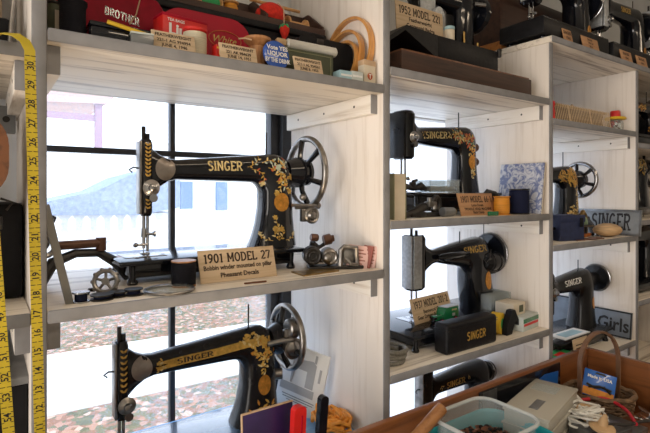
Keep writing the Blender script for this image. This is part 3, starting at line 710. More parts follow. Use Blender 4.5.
# ------------------------------------------------------------------ bay one, lower shelf
glow = dict(PA, tz=.15, tx=.006, winder2=(.425, .20), wheel=(.435, .2145, .078, 'spoked'), metal='steel_old', rim='steel_old', hook=1, enamel='black_old', bedmat='dusty_sky_bed',
    band=[([(.128, .2125), (.19, .2165), (.25, .219), (.32, .225), (.375, .225)], .0165, 0)],
    text=[('SINGER', .205, .217, .0095, .045, 5)],
    orn=[(.33, .232, .03, .012, 34, .012, (0, 0, 1)), (.36, .205, .03, .016, 44, .012, (0, 0, 4)), (.357, .17, .012, .016, 16, .011, (0, 0, 1)), (.355, .075, .028, .016, 40, .012, (0, 0, 4)), (.305, .09, .006, .035, 16, .012, (0, 1)), (.134, .2125, .008, .012, 18, .008, (0, 0, 1))],
    oval=[(.357, .13, .0155, .022, 4)], chev=[(.0675, .175, .25, 8, .0095)])
glow['tsx'] = 2.2
machine('black sewing machine with worn gold band on the lowest window shelf', (.085, .2, Z1L), glow)
g = G(); g.prism([(-.03, -.03), (.03, -.028), (.028, .03), (-.032, .028)], 0, .0008, 'xy'); tag(g.build('paper_slip', 'paper', None, (.225, .095, Z1L + .0465)), 'white paper slip lying on bed of the lowest machine', 'paper')
# printed card leaning on the upright
t = thing('picture_card', 'white printed card with sewing machine drawing leaning on the upright', 'print', (.57, .245, Z1L), (0, R(12), R(-60)))
g = G(); g.box((0, 0, .087), (.125, .006, .172), .001); g.build('board', 'paper', t)
g = G(); y = -.0034
g.box((-.008, y, .065), (.094, .0006, .02)); g.prism([(-.03, .078), (-.025, .078), (-.02, .118), (.012, .118), (.012, .078), (.034, .078), (.034, .14), (.024, .148), (-.02, .14), (-.03, .14)], y, y - .0005, 'xz'); g.box((.047, y, .118), (.006, .0006, .034)); g.box((.03, y, .155), (.006, .0006, .02))
g.build('drawing', 'grey_lt', t)
g = G(); put_xz(g, font2d('SEWING', .0085, 0, .020, .03, .08), y - .0002)
for z, w in ((.044, .09), (.038, .085), (.032, .06)): g.box((0, y, z), (w, .0006, .0018))
g.build('lettering', 'grey_ink', t)
# orange lace heap
t = thing('lace_trim', 'heap of orange lace trim at the foot of the printed card', 'trim', (.607, .135, Z1L))
rr = random.Random(4)
for k in range(3):
    g = G(); pts = []
    for i in range(40):
        a = i * .55 + k * 2; q = .012 + .030 * (i / 40); pts.append((math.cos(a) * q * .85 + rr.uniform(-.004, .004) - .005, math.sin(a) * q * 1.5 + rr.uniform(-.006, .006), .006 + .010 * k + .012 * abs(math.sin(i * 1.3))))
    g.tube(pts, .0048, 6); g.build('strand', 'orange_lace', t)

# ------------------------------------------------------------------ bay one, top shelf
Z = Z1T
def yb(px, z): return px
spool('thread_spool', 'dark green spool in shade left of the big black spool', 'thread spool', (.0265, .085, Z), .0105, .066, None, 'iron', 'olive', fl=.07, flare=1.1)
t = thing('thread_cone', 'large black thread spool at the left end of the top shelf', 'thread spool', (.0475, .043, Z))
g = G(); g.lathe([(.003, 0), (.0195, 0), (.0195, .003), (.0185, .006), (.0185, .05), (.0205, .053), (.0205, .058), (.003, .058)], seg=28); g.build('thread', 'thread_black', t)
t = thing('ticket_card', 'cream ticket standing behind the large black spool', 'card', (.031, .066, Z)); g = G(); g.box((0, 0, .024), (.01, .002, .048)); g.build('ticket', 'cream_card', t)
t = thing('black_tin', 'glossy black tin lying behind the yellow pencil', 'tin', (.118, .055, Z))
g = G(); g.box((0, 0, .0115), (.098, .06, .023), .004); g.build('body', 'black', t); g = G(); g.box((0, 0, .0265), (.1, .062, .008), .003); g.build('lid', 'black', t)
t = thing('pencil', 'yellow pencil leaning along the front of the black tin', 'pencil', (.131, .0195, Z + .0200), (0, R(9), 0))
g = G(); g.cyl((-.04, 0, .0035), (.035, 0, .0035), .0033, seg=6); g.build('shaft', 'yellow', t); g = G(); g.cyl((.035, 0, .0035), (.046, 0, .0035), .0033, .0005, seg=6); g.build('tip', 'disc_wood', t)
t = thing('small_box', 'small pale grey card box between tin and wooden tag', 'box', (.142, .014, Z), (0, 0, -.15)); g = G(); g.box((0, 0, .008), (.034, .018, .016), .001); g.build('carton', 'gunmetal', t); g = G(); g.box((0, 0, .0175), (.035, .019, .003), .001); g.build('flap', 'pale_grey', t)
# BROTHER case
t = thing('accessory_case', 'dark red round-cornered accessory case lettered BROTHER behind black tin', 'case', (.105, .135, Z), (0, R(3), 0))
g = G(); pr = [(-.10, .004), (.092, .004), (.098, .010), (.098, .105), (.085, .122), (-.10, .13)]; g.prism(pr, -.022, .022, 'xz'); bmesh.ops.bevel(g.bm, geom=g.bm.edges[:], offset=.006, segments=3, affect='EDGES', profile=.5); g.build('body', 'red_tin', t)
g = G(); V, F, W = slab('BROTHER', .0135, .045, .088, .17, 1.0, .2); put_xz(g, ([(p[0] * .92 - .016, p[1] - .012 - (p[0] - .045) * .12) for p in V], F), -.0226); g.build('lettering', 'steel', t)
g = G(); g.tube([(.055, -.0235, .125), (.048, -.0235, .085), (.038, -.0235, .065)], .0012, 6); g.build('cord', 'tan', t)
# red tea tin
t = thing('tea_tin', 'bright red tea tin lettered Lip behind the cream thread spool', 'tin', (.225, .075, Z), (0, 0, .12))
g = G(); g.box((0, 0, .036), (.085, .04, .072), .002); g.build('body', 'red', t); g = G(); g.box((0, 0, .073), (.086, .041, .006), .002); g.build('lid', 'red_tin2', t)
g = G(); put_xz(g, font2d('Lipton', .027, -.031, .046, .04, align='l'), -.0205); put_xz(g, font2d('TEA BAGS', .007, -.018, .065, .02), -.0205); g.build('lettering', 'white_ink', t)
g = G(); g.box((-.037, -.0203, .026), (.008, .0006, .02)); g.build('yellow_panel', 'yellow', t)
t = thing('red_box', 'small red patterned box right of the cream thread spool', 'box', (.283, .033, Z)); g = G(); g.box((0, 0, .014), (.026, .02, .028), .001); g.build('carton', 'red', t); g = G(); g.box((.002, -.0103, .013), (.018, .0006, .006)); g.box((.0, -.0103, .022), (.022, .0006, .003)); g.build('print', 'yellow', t)
# White case
t = thing('accessory_case', 'crimson rounded accessory case with gold White script', 'case', (.288, .125, Z))
def rrect(w, h, r, n=6, cx=0, cz=0):
    out = []
    for sx, sz, a in ((1, -1, -90), (1, 1, 0), (-1, 1, 90), (-1, -1, 180)): out += ell(cx + sx * (w / 2 - r), cz + sz * (h / 2 - r), r, r, a, a + 90, n)
    return out
g = G(); g.prism(rrect(.186, .108, .045, 8, 0, .056), -.018, .018, 'xz'); bmesh.ops.bevel(g.bm, geom=[e for e in g.bm.edges if len(e.link_faces) == 2 and e.calc_face_angle(0) > 1.2], offset=.006, segments=3, affect='EDGES', profile=.5); g.build('body', 'red_tin2', t)
g = G(); put_xz(g, font2d('White', .020, .036, .066, .0, shear=.35), -.0185); g.build('lettering', 'brass_old', t)
g = G(); g.torus((.036, -.0182, .066), .034, .0011, 'y', 40, 6, sc=(1, .5)); g.build('oval_line', 'decal_red', t)
# cream spool, brown spool
spool('thread_spool', 'cream thread spool with red rim before the red tea tin', 'thread spool', (.2405, .046, Z), .0205, .053, None, 'red', 'thread_cream', fl=.13, flare=1.06, tk=.97)
t = thing('thread_spool', 'empty brown wooden spool with flared top beside blue badge', 'thread spool', (.3655, .05, Z))
g = G(); g.lathe([(.004, 0), (.021, 0), (.021, .005), (.014, .012), (.014, .045), (.026, .056), (.026, .061), (.004, .061)], seg=28); g.build('core', 'spool_wood', t)
g = G(); g.tube([(-.022, -.02, .05), (-.034, -.016, .052), (-.045, -.012, .05)], .0014, 6); g.build('thread_end', 'tan', t)
card('wooden FEATHERWEIGHT tag before the cream thread spool', (.1937, .012, Z), .072, .032, R(16), ['FEATHERWEIGHT', '221-1 AG 994994', 'JUNE 4, 1946'], group=None)
card('wooden FEATHERWEIGHT tag between red box and brown empty spool', (.310, .012, Z), .072, .032, R(16), ['FEATHERWEIGHT', '221 AK 984639', 'JUNE 14, 1951'], group=None)
card('wooden FEATHERWEIGHT tag leaning on the olive green box', (.4585, .010, Z), .066, .032, R(16), ['FEATHERWEIGHT', '221-1 AL 924561', 'JUNE 8, 1953'], group=None)
# badge
t = thing('pin_badge', 'round blue badge reading Vote YES leaning on olive box', 'badge', (.391, .017, Z), (R(-8), 0, 0))
g = G(); g.lathe([(.002, -.004), (.018, -.0036), (.027, -.0015), (.0285, .0015), (.026, .003), (.002, .003)], (0, 0, .028), 'y', 32); g.build('button', 'badge_blue', t)
g = G()
for i, l in enumerate(('Vote YES', 'LIQUOR', 'BY THE DRINK')): put_xz(g, font2d(l, .0118, 0, .040 - i * .0125, .03, .05 if i < 2 else .054), -.0045)
g.build('lettering', 'white_ink', t)
# olive box
t = thing('olive_box', 'olive green flat box standing behind the blue badge', 'box', (.462, .052, Z), (0, 0, -.03))
g = G(); g.box((0, 0, .027), (.150, .026, .054), .002); g.build('box', 'olive', t)
g = G(); y = -.0133
for c, s in (((0, y, .048), (.136, .0006, .0015)), ((-.068, y, .027), (.0015, .0006, .043)), ((.068, y, .027), (.0015, .0006, .043))): g.box(c, s)
g.build('border', 'olive_lt', t)
t = thing('plastic_tube', 'frosted plastic tube with tan cap lying on the olive box', 'tube', (.482, .055, Z + .055), (0, 0, -.03))
g = G(); g.cyl((-.05, 0, .0105), (.073, 0, .0105), .0105, seg=20, bev=.004); g.build('tube', 'tube_grey', t); g = G(); g.cyl((-.072, 0, .0105), (-.05, 0, .0105), .0085, seg=16, bev=.003); g.build('cap', 'disc_wood', t); g = G(); g.cyl((-.11, 0, .011), (-.072, 0, .0105), .0015, .0025, seg=8); g.build('needle', 'iron', t)
t = thing('black_case', 'black round-cornered case standing behind the plastic tube', 'case', (.565, .125, Z))
g = G(); g.prism(rrect(.15, .108, .018, 6, 0, .055), -.024, .024, 'xz'); g.build('shell', 'black_matte', t); g = G(); g.box((-.02, -.026, .10), (.02, .004, .012), .001); g.build('clasp', 'iron', t)
for i, (x, y, w, h, m, lab) in enumerate(((.553, .026, .036, .019, 'pale_blue', 'pale blue carton at the right of the olive box'), (.580, .024, .03, .021, 'pale_grey', 'pale grey-blue carton next to the tobacco packet'))):
    t = thing('small_carton', lab, 'box', (x, y, Z), (0, 0, -.05)); g = G(); g.box((0, 0, h / 2), (w, .03, h), .001); g.build('carton', m, t); g = G(); g.box((0, -.0153, h * .5), (w * .8, .0006, .004)); g.build('print', 'white_ink', t)
t = thing('tobacco_packet', 'cream and tan packet with red T beside the wooden hoops', 'packet', (.6205, .028, Z), (0, 0, .05))
g = G(); g.box((0, 0, .026), (.034, .02, .052), .0012); g.build('carton', 'cream_card', t); g = G(); g.box((0, 0, .047), (.035, .021, .012), .001); g.build('lid', 'tan', t)
g = G(); g.cyl((0, -.0101, .018), (0, -.0106, .018), .0075, seg=18); g.build('seal', 'decal_red', t); g = G(); V, F, W = slab('T', .009, 0, .018, .2, 1.2); put_xz(g, (V, F), -.0110); g.build('lettering', 'white_ink', t)
# hoops
for i, (yc, rr_, tilt, lab) in enumerate(((.113, .088, 4, 'larger outer wooden embroidery hoop leaning on the right upright'), (.122, .074, 8, 'middle wooden embroidery hoop inside the larger one'), (.112, .060, 12, 'smallest wooden embroidery hoop at the front of three'))):
    g = G(); w = .0062
    rings = []
    for k in range(48):
        a = 2 * PI * k / 48; c, s = math.cos(a), math.sin(a)
        rings.append([Vector((dx, c * (rr_ - dr), s * (rr_ - dr) + rr_)) for dx, dr in ((-w, 0), (w, 0), (w, .0065), (-w, .0065))])
    g.loft(rings, closed=True, cap=False)
    o = g.build('embroidery_hoop', 'hoop', None, (.6285 - .0135 * i, yc, Z), (0, R(tilt), 0)); tag(o, lab, 'embroidery hoop', 'embroidery hoops leaning together')
    g = G(); g.cyl((0, -.006, rr_ * 2 + .001), (0, .006, rr_ * 2 + .001), .002, seg=8); g.build('screw', 'brass_old', o)
# rack of spools standing at the back, on a black lidded box
t = thing('storage_box', 'long black lidded box at the back under the spool rack', 'box', (.37, .265, Z)); g = G(); g.box((0, 0, .068), (.50, .15, .136), .006); g.build('box', 'black_matte', t); g = G(); g.box((0, 0, .144), (.51, .16, .016), .004); g.build('lid', 'wrinkle', t)
zr = Z + .152
rk = thing('spool_rack', 'dark wooden divided rack of spools on the black box', 'rack', (.38, .25, zr))
def rk_board(n, c, s): g = G(); g.box(c, s, .001); g.build(n, 'darkwood', rk)
rk_board('bottom', (0, 0, .004), (.50, .10, .008)); rk_board('back', (0, .047, .04), (.50, .006, .07)); rk_board('front_lip', (0, -.048, .009), (.50, .006, .018))
for x in (-.247, .09, -.08, .247):
    g = G(); g.prism([(-.045, .008), (.044, .008), (.044, .075), (.02, .075), (-.045, .026)], x - .003, x + .003, 'yz'); g.build('divider', 'darkwood', rk)
zz = zr + .0085
def lying(label, x, r, l, wood, thr):
    t = thing('thread_spool', label, 'thread spool', (x - l / 2, .25, zz + r * 1.12), (0, R(90), 0)); g = G(); f = l * .12
    g.lathe([(r * .3, 0), (r * 1.12, 0), (r * 1.12, f * .6), (r * .62, f * 1.4), (r * .62, l - f * 1.4), (r * 1.12, l - f * .6), (r * 1.12, l), (r * .3, l)], seg=22); g.build('bobbin_core', wood, t)
    if thr:
        g = G(); g.lathe([(r * .5, f), (r, f * 1.1), (r, l - f * 1.1), (r * .5, l - f)], seg=22); g.build('thread', thr, t)
lying('green thread spool lying in the dark rack', .345, .020, .055, 'spool_lt', 'thread_green')
spool('thread_spool', 'orange thread spool standing right of the green spool', 'thread spool', (.398, .245, zz), .016, .04, None, 'spool_lt', 'thread_orange')
lying('bare wooden spool lying at the right end of the rack', .575, .019, .056, 'spool_lt', None)
lying('brown bare spool lying at the left of the rack', .24, .017, .045, 'spool_wood', None)
t = thing('pin_cushion', 'red felt tomato pin cushion in the dark rack', 'pin cushion', (.50, .245, zz)); g = G(); g.ball((0, 0, .031), .036, sc=(1, 1, .84), seg=24, n=14); g.build('cushion', 'red_felt', t)
g = G(); g.tube([(0, -.037, .05), (0, -.064, .03), (0, -.066, .004), (0, -.066, -.012)], .0012, 6); g.build('cord', 'tan', t)
g = G(); g.lathe([(.001, -.045), (.006, -.038), (.011, -.026), (.0115, -.018), (.006, -.012), (.001, -.011)], (0, -.068, 0), seg=16); g.build('emery_strawberry', 'red_felt', t)
g = G()
for k in range(5): a = k * 2 * PI / 5; g.tube([(0, -.068, -.010), (math.cos(a) * .008, -.068 + math.sin(a) * .008, -.012), (math.cos(a) * .0125, -.068 + math.sin(a) * .0125, -.018)], [.002, .003, .001], 6)
g.build('leaf_cap', 'green_box', t)
g = G(); g.cyl((-.07, 0, 0), (.07, 0, 0), .004, seg=10); tag(g.build('wooden_dowel', 'spool_lt', None, (.53, .272, zr + .0785), (0, 0, 0)), 'pale wooden dowel lying across top of the rack', 'dowel')
# ------------------------------------------------------------------ bay two, top shelf
Z = Z2T
t = thing('wooden_case', 'long dark wooden case base under the 1952 MODEL 221 machine', 'case', (.985, .12, Z))
g = G(); g.box((0, 0, .0265), (.525, .19, .053), .003); g.build('base', 'darkwood', t); g = G(); g.box((0, 0, .0555), (.515, .18, .005), .001); g.build('rim', 'darkwood2', t)
zc = Z + .058
fw = thing('sewing_machine', 'small black folding-bed machine on the dark wooden case base', 'sewing machine', (.715, .13, zc), (0, 0, 0), 'antique sewing machines on the shelves')
g = G(); g.box((.29, 0, .034), (.25, .15, .062), .003); g.build('bed', 'wrinkle', fw)
g = G(); g.prism([(.0, .022), (.05, .056), (.164, .004), (.164, .064), (.053, .069), (.0, .034)], -.075, .075, 'xz'); g.build('folding_extension', 'wrinkle', fw)
for x in (.17, .415):
    g = G(); g.cyl((x, -.05, 0), (x, -.05, .005), .01, seg=14); g.cyl((x, .05, 0), (x, .05, .005), .01, seg=14); g.build('foot', 'black', fw)
g = G(); g.cyl((.415, -.078, .048), (.415, -.078, .062), .006, seg=12); g.ball((.415, -.078, .066), .007); g.build('bed_screw', 'iron', fw)
g = G(); rings = []
for k, (x, z, a, d) in enumerate(((.335, .05, .050, .045), (.335, .075, .042, .040), (.337, .12, .038, .036), (.34, .165, .038, .036), (.338, .2, .042, .038), (.335, .23, .03, .03))): rings.append(sup(Vector((x, 0, z)), Vector((1, 0, 0)), Vector((0, 1, 0)), a, d, 2.6, 24))
g.loft(rings); rings = []
for x, a, d in ((.37, .02, .03), (.34, .030, .034), (.28, .027, .03), (.22, .025, .026), (.175, .03, .026), (.15, .03, .024)): rings.append(sup(Vector((x, 0, .2)), Vector((0, 0, 1)), Vector((0, 1, 0)), a, d, 2.6, 24))
g.loft(rings)
hr = [sup(Vector((.18, 0, z)), Vector((1, 0, 0)), Vector((0, 1, 0)), .032 * s, .026 * s, 3.4, 24) for z, s in ((.10, .8), (.11, 1), (.22, 1), (.235, .85))]
g.loft(hr); g.build('arm', 'black', fw)
g = G(); g.box((.178, -.027, .165), (.056, .004, .125), .001); g.cyl((.208, -.03, .14), (.208, -.042, .14), .017, seg=18); g.torus((.208, -.041, .14), .014, .002, 'y', 18, 6); g.build('face_plate', 'alu', fw)
g = G(); g.cyl((.175, 0, .066), (.175, 0, .11), .003, seg=8); g.box((.18, 0, .068), (.02, .02, .003)); g.build('needle_bar', 'steel', fw)
g = G(); g.lathe([(.01, .0), (.026, .002), (.026, .02), (.052, .024), (.055, .032), (.055, .04), (.045, .046), (.016, .046), (.012, .06), (.004, .06)], (.37, 0, .185), 'x', 30); g.build('handwheel', 'black', fw)
g = G()
for k in range(5):
    a = R(70 + k * 25); g.tube([(.426, 0, .185), (.422, math.cos(a) * .038, .185 + math.sin(a) * .038)], .0025, 6)
g.build('spoke', 'steel', fw); g = G(); g.cyl((.30, -.034, .222), (.30, -.044, .222), .014, seg=16); g.build('stitch_dial', 'steel', fw); g = G(); g.cyl((.36, -.035, .20), (.39, -.05, .198), .006, seg=10); g.build('lever', 'steel', fw)
g = G()
for x, z in ((.307, .078), (.365, .078), (.31, .1)): g.box((x, -.0425 + (.003 if z > .09 else 0), z), (.006, .001, .022))
g.build('decal', 'gold', fw)
t = thing('leather_pouch', 'tan leather pouch with pale piping seen under the small machine arm', 'pouch', (.975, .225, zc), (0, 0, 0))
g = G(); poly = [(-.055, 0), (.055, 0), (.055, .07)] + ell(0, .07, .055, .065, 0, 180, 14) + [(-.055, .07)]; g.prism(poly, -.008, .01, 'xz'); g.build('body', 'orange_leather', t)
g = G(); g.tube([(p[0], -.009, p[1]) for p in poly[1:]], .0035, 6); g.build('piping', 'tan', t)
t = thing('small_jar', 'tiny cream jar with blue lid before the tan leather pouch', 'jar', (.932, .155, zc + .049), (0, 0, 0)); t.location = (.945, .075, zc + .0655)
g = G(); g.cyl((0, 0, 0), (0, 0, .03), .014, seg=18, bev=.002); g.build('body', 'cream_card', t); g = G(); g.cyl((0, 0, .03), (0, 0, .038), .0145, seg=18, bev=.001); g.build('lid', 'pale_blue', t)
card('wooden 1952 MODEL 221 sign standing behind the folded bed', (.846, .083, zc + .0665), .170, .072, R(4), ['Featherweight', 'Centennial Badge'], title='1952 MODEL 221', rotz=.0)
# hanging wooden sign behind
t = thing('wooden_sign', 'brown wooden sign with big letters NIALS at the back left', 'sign', (.74, .30, Z), (R(-4), 0, 0))
g = G(); g.box((.06, 0, .13), (.24, .012, .26), .002); g.build('board', 'card_dark', t); g = G(); V, F, W = slab('NIALS', .05, 0, 0, .18, 1.0); put_xz(g, ([(p[0] + .06, p[1] + .225) for p in V], F), -.0065)
g.tube([(.0, -.0065, .18), (.05, -.0065, .185), (.1, -.0065, .165), (.15, -.0065, .158)], .003, 6); g.build('lettering', 'ink', t)

# ------------------------------------------------------------------ bay two, middle shelf : 66
Z = Z2M
machine('black machine with red and green decals behind the 1907 MODEL sign', (.86, .2, Z), dict(bt=.062, bl=.375, bd=.085, col=(.253, .345, .262, .335), arm=(.200, .250, .192, .266), xl=.09, dep=(.042, .032, .024), ri=.024, ro=.04, xh=.038, hw=.022, hd=.034, hz=(.155, .290), fmat='black_old',
    wheel=(.38, .205, .06, 'knobs'), pin=(.275, .045), post=0, tz=.215, hook=1, tsx=1.35,
    text=[('SINGER', .148, .229, .0185, .06, 1)], orn=[(.094, .2265, .006, .009, 8, .008, (0, 1)), (.205, .232, .005, .008, 8, .008, (0, 1)), (.226, .236, .008, .010, 14, .010, (0, 2, 3, 1)), (.248, .236, .018, .02, 40, .013, (2, 3, 0, 1)), (.292, .225, .018, .022, 36, .014, (2, 3, 0, 3)), (.298, .185, .012, .018, 24, .011, (0, 1, 4)), (.299, .125, .009, .03, 30, .010, (0, 1)), (.256, .10, .006, .02, 14, .01, (0, 4))], oval=[(.298, .156, .015, .021, 4)]))
t = thing('cream_book', 'cream green-edged booklet standing at the left upright beside machine', 'book', (.727, .075, Z), (0, 0, R(-6)))
g = G(); g.box((0, 0, .053), (.032, .09, .106), .001); g.build('pages', 'cream_card', t); g = G(); g.box((.017, 0, .053), (.002, .092, .108), .0005); g.box((-.017, 0, .053), (.002, .092, .108), .0005); g.build('cover', 'olive_lt', t)
t = thing('foot_attachment', 'black foot attachment lying on the machine bed left', 'attachment', (.885, .15, Z + .0625), (0, 0, .25))
g = G(); g.tube([(-.06, 0, .006), (-.03, 0, .016), (0, 0, .010), (.035, -.005, .018), (.06, -.005, .012)], [.006, .008, .006, .011, .006], 10); g.box((0, 0, .018), (.02, .012, .022), .002); g.cyl((.0, 0, .03), (.022, 0, .034), .004, seg=8); g.build('body', 'iron', t)
t = thing('glass_box', 'small clear lidded glass box on the machine bed', 'box', (1.0, .165, Z + .0625))
g = G(); a, b, h = .06, .028, .034
for c, s in (((0, -b, h / 2), (a * 2, .003, h)), ((0, b, h / 2), (a * 2, .003, h)), ((-a, 0, h / 2), (.003, b * 2, h)), ((a, 0, h / 2), (.003, b * 2, h)), ((0, 0, .0015), (a * 2, b * 2, .003)), ((0, 0, h / 2), (.003, b * 2, h))): g.box(c, s)
g.build('sides', 'glass_item', t); g = G(); g.box((0, 0, h + .0015), (a * 2 + .006, b * 2 + .006, .003), .0005); g.build('lid', 'clear', t)
g = G(); g.box((-.03, 0, .011), (.045, .04, .014), .002); g.box((.03, 0, .011), (.045, .04, .014), .002); g.build('contents', 'gunmetal', t)
t = thing('buttonhole_attachment', 'nickel attachment with black ring loop in front of the machine base', 'attachment', (.835, .07, Z), (0, 0, .12))
g = G(); g.tube([(-.075, 0, .006), (-.03, 0, .014), (.0, 0, .024), (.03, 0, .03)], [.007, .010, .012, .008], 10); g.box((-.02, 0, .008), (.06, .02, .012), .003); g.build('arm', 'iron', t)
g = G(); g.box((.03, -.006, .033), (.034, .018, .014), .003); g.cyl((.02, -.01, .04), (.02, -.01, .05), .006, seg=12); g.cyl((.04, -.01, .02), (.04, -.01, .03), .008, seg=12); g.build('clamp', 'steel_old', t)
g = G(); g.torus((.062, 0, .03), .019, .0065, 'y', 26, 10, sc=(.8, 1.1)); g.box((.03, .004, .006), (.09, .024, .012), .003); g.build('ring_loop', 'iron', t)
t = thing('small_roll', 'small grey cylinder lying beside the 1907 sign', 'cylinder', (.92, .058, Z + .0125), (0, R(90), .1)); g = G(); g.cyl((0, 0, -.025), (0, 0, .022), .012, seg=18, bev=.002); g.build('body', 'gunmetal', t); g = G(); g.cyl((0, 0, .022), (0, 0, .026), .0095, seg=16); g.build('end_cap', 'brass_old', t)
card('reddish wooden 1907 MODEL 66-1 sign before the black machine', (1.048, .058, Z), .150, .062, R(15), ['Lotus Decals', 'TREADLE HEAD MACHINE', 'Back Clamp'], cmat='card_dark', title='1907 MODEL 66-1')
t = thing('green_clip', 'flat green clip lying at the foot of the 1907 sign', 'clip', (1.06, .022, Z), (0, 0, .05)); g = G(); g.box((0, 0, .006), (.042, .009, .012), .002); g.build('body', 'green_paint', t)
spool('thread_spool', 'orange thread spool standing between 1907 sign and black spool', 'thread spool', (1.1265, .042, Z), .0215, .052, None, 'thread_orange', 'thread_orange', fl=.08, flare=1.08, tk=.96)
spool('thread_spool', 'large black-blue thread spool before the blue patterned tile', 'thread spool', (1.2, .035, Z), .0275, .073, None, 'iron', 'thread_navy', fl=.05, flare=1.03, tk=.99)
t = thing('black_hose', 'black curved handle lying behind the orange spool', 'handle', (1.165, .105, Z), (0, 0, -.3)); g = G(); g.tube([(-.03, 0, .007), (-.028, 0, .05), (-.012, 0, .066), (.012, 0, .06), (.04, 0, .034), (.055, 0, .008)], .0075, 10); g.build('tube', 'cord_dark', t)
t = thing('patterned_tile', 'blue and white patterned tile leaning on the upright', 'tile', (1.262, .078, Z), (0, R(8), 0))
g = G(); g.box((0, 0, .076), (.007, .145, .152), .001); g.build('face', 'toile', t); g = G(); g.box((.0047, 0, .076), (.0024, .146, .153), .0005); g.build('backing', 'cream_card', t)

# ------------------------------------------------------------------ bay two, lower shelf : 201
Z = Z2L
machine('black machine with grey face plate and lamp behind the toy truck', (.80, .2, Z), dict(bt=.045, bl=.475, bd=.118, by=-.02, col=(.372, .485, .355, .458), arm=(.196, .236, .175, .262), xl=.215, dep=(.05, .043, .026), ri=.024, ro=.04, xh=.14, hw=.03, hd=.028, hz=(.125, .282), face='front',
    wheel=(.492, .205, .064, 'solid'), motor=(.45, -.035, .185, .03, .07), pin=(.34, .03), lamp=(.205, .315, .215), hook=0, metal='steel', post=1, tsx=1.45,
    text=[('SINGER', .372, .228, .019, .05, 0)], oval=[(.425, .128, .0165, .028, 4)]))
t = thing('wire_threader', 'thin wire with loop hanging beside the black arm', 'wire', (1.158, .125, Z2M - TH), (0, 0, 0))
g = G(); g.tube([(0, 0, 0), (.0, 0, -.06), (.002, 0, -.1), (.0, 0, -.118), (.012, 0, -.13), (.026, -.002, -.118), (.03, -.004, -.09)], .0013, 6); g.build('wire', 'iron', t)
card('wooden 1937 MODEL 201-2 sign leaning behind the toy truck', (.973, .150, Z + .0455), .180, .068, R(17), ['Bentwood Case', 'Gear Driven, Rotary Hook'], title='1937 MODEL 201-2', rotz=R(7))
# toy truck
tr = thing('toy_truck', 'small green toy van with red wheels on the machine bed', 'toy van', (.968, .112, Z + .0452), (0, 0, R(2)))
tr.scale = (.92, .92, .92)
g = G(); g.box((.018, 0, .030), (.062, .034, .036), .004); g.prism([(-.018, .014), (.0, .014), (.0, .046), (-.010, .046), (-.018, .034)], -.015, .015, 'xz'); g.box((-.033, 0, .021), (.034, .022, .014), .003); g.build('body', 'green_paint', tr)
g = G(); g.box((0, 0, .0115), (.098, .03, .004), .001); g.tube([(-.05, -.016, .010), (-.038, -.018, .019), (-.026, -.018, .017), (-.018, -.018, .010)], .0022, 6); g.cyl((-.051, -.009, .022), (-.047, -.009, .022), .004, seg=10); g.cyl((-.051, .009, .022), (-.047, .009, .022), .004, seg=10); g.box((-.051, 0, .018), (.002, .014, .013)); g.build('chassis', 'black', tr)
g = G(); g.box((.02, 0, .0485), (.056, .03, .001)); g.box((.022, -.0173, .026), (.012, .0006, .008)); g.build('roof_panel', 'alu', tr)
for x in (-.031, .03):
    for y in (-.0165, .0165):
        g = G(); g.cyl((x, y - .003, .0105), (x, y + .003, .0105), .0105, seg=18, bev=.001); wl = g.build('wheel', 'black_matte', tr); g = G(); g.cyl((x, y - .0038, .0105), (x, y + .0038, .0105), .007, seg=16); g.build('hubcap', 'red', wl)
g = G(); put_xz(g, font2d('SINGER', .007, .026, .040, .03), -.0174); g.build('lettering', 'gold_pale', tr)
# SINGER box
t = thing('attachment_box', 'black box lettered SINGER at the front of the lower shelf', 'box', (.966, .036, Z), (0, 0, 0))
g = G(); g.box((0, 0, .038), (.200, .046, .076), .008, seg=3); g.build('box', 'wrinkle', t); g = G()
for z in (.060, .066): g.box((0, 0, z), (.2012, .0472, .0012), .0005)
g.build('lid_seam', 'black', t)
g = G(); V, F, W = slab('SINGER', .021, 0, 0, .15, 1.0, 0); put_xz(g, ([(p[0] + .012, p[1] + .036) for p in V], F), -.0234); g.build('lettering', 'gold', t)
t = thing('tape_roll', 'yellow-green tape roll standing behind the black bracket', 'tape roll', (1.135, .062, Z), (0, 0, .35)); g = G()
g.lathe([(.014, -.014), (.03, -.014), (.03, .014), (.014, .014)], (0, 0, .03), 'y', 28, mi=0); g.lathe([(.010, -.0146), (.0145, -.0146), (.0145, .0146), (.010, .0146)], (0, 0, .03), 'y', 24, mi=1); o = g.build('roll', ['yellow', 'green_box'], t)
t = thing('metal_bracket', 'black A-shaped bracket standing before the stacked boxes', 'bracket', (1.185, .045, Z), (0, 0, .1)); g = G(); g.prism([(-.05, 0), (-.022, 0), (-.012, .018), (.002, .034), (.034, .0), (.048, .0), (.048, .02), (.02, .03), (-.004, .066), (-.022, .066), (-.05, .022)], -.009, .009, 'xz'); g.build('body', 'black_matte', t)
t = thing('tin_stack_box', 'green and red edged carton under the cream carton', 'box', (1.248, .075, Z), (0, 0, .12)); g = G(); g.box((0, 0, .021), (.098, .09, .042), .002, mi=0); g.box((0, -.0453, .018), (.09, .0006, .007), mi=1); g.box((0, -.0453, .030), (.096, .0006, .012), mi=2); g.build('carton', ['pale_grey', 'red', 'green_paint'], t)
t = thing('cream_carton', 'cream carton with black print on top of the green-edged carton', 'box', (1.224, .08, Z + .042), (0, 0, .06)); g = G(); g.box((0, 0, .0175), (.066, .06, .035), .002); g.build('carton', 'cream_card', t); g = G(); g.box((.008, -.0303, .018), (.022, .0006, .02)); g.build('print', 'olive', t)
t = thing('glass_tray', 'clear ridged glass tray behind the stacked cartons', 'tray', (1.235, .2, Z + 0), (0, 0, 0)); t.location = (1.24, .165, Z); g = G()
for k in range(9): g.box((-.048 + k * .012, 0, .045), (.009, .085, .09), .002)
g.build('block', 'glass_item', t)
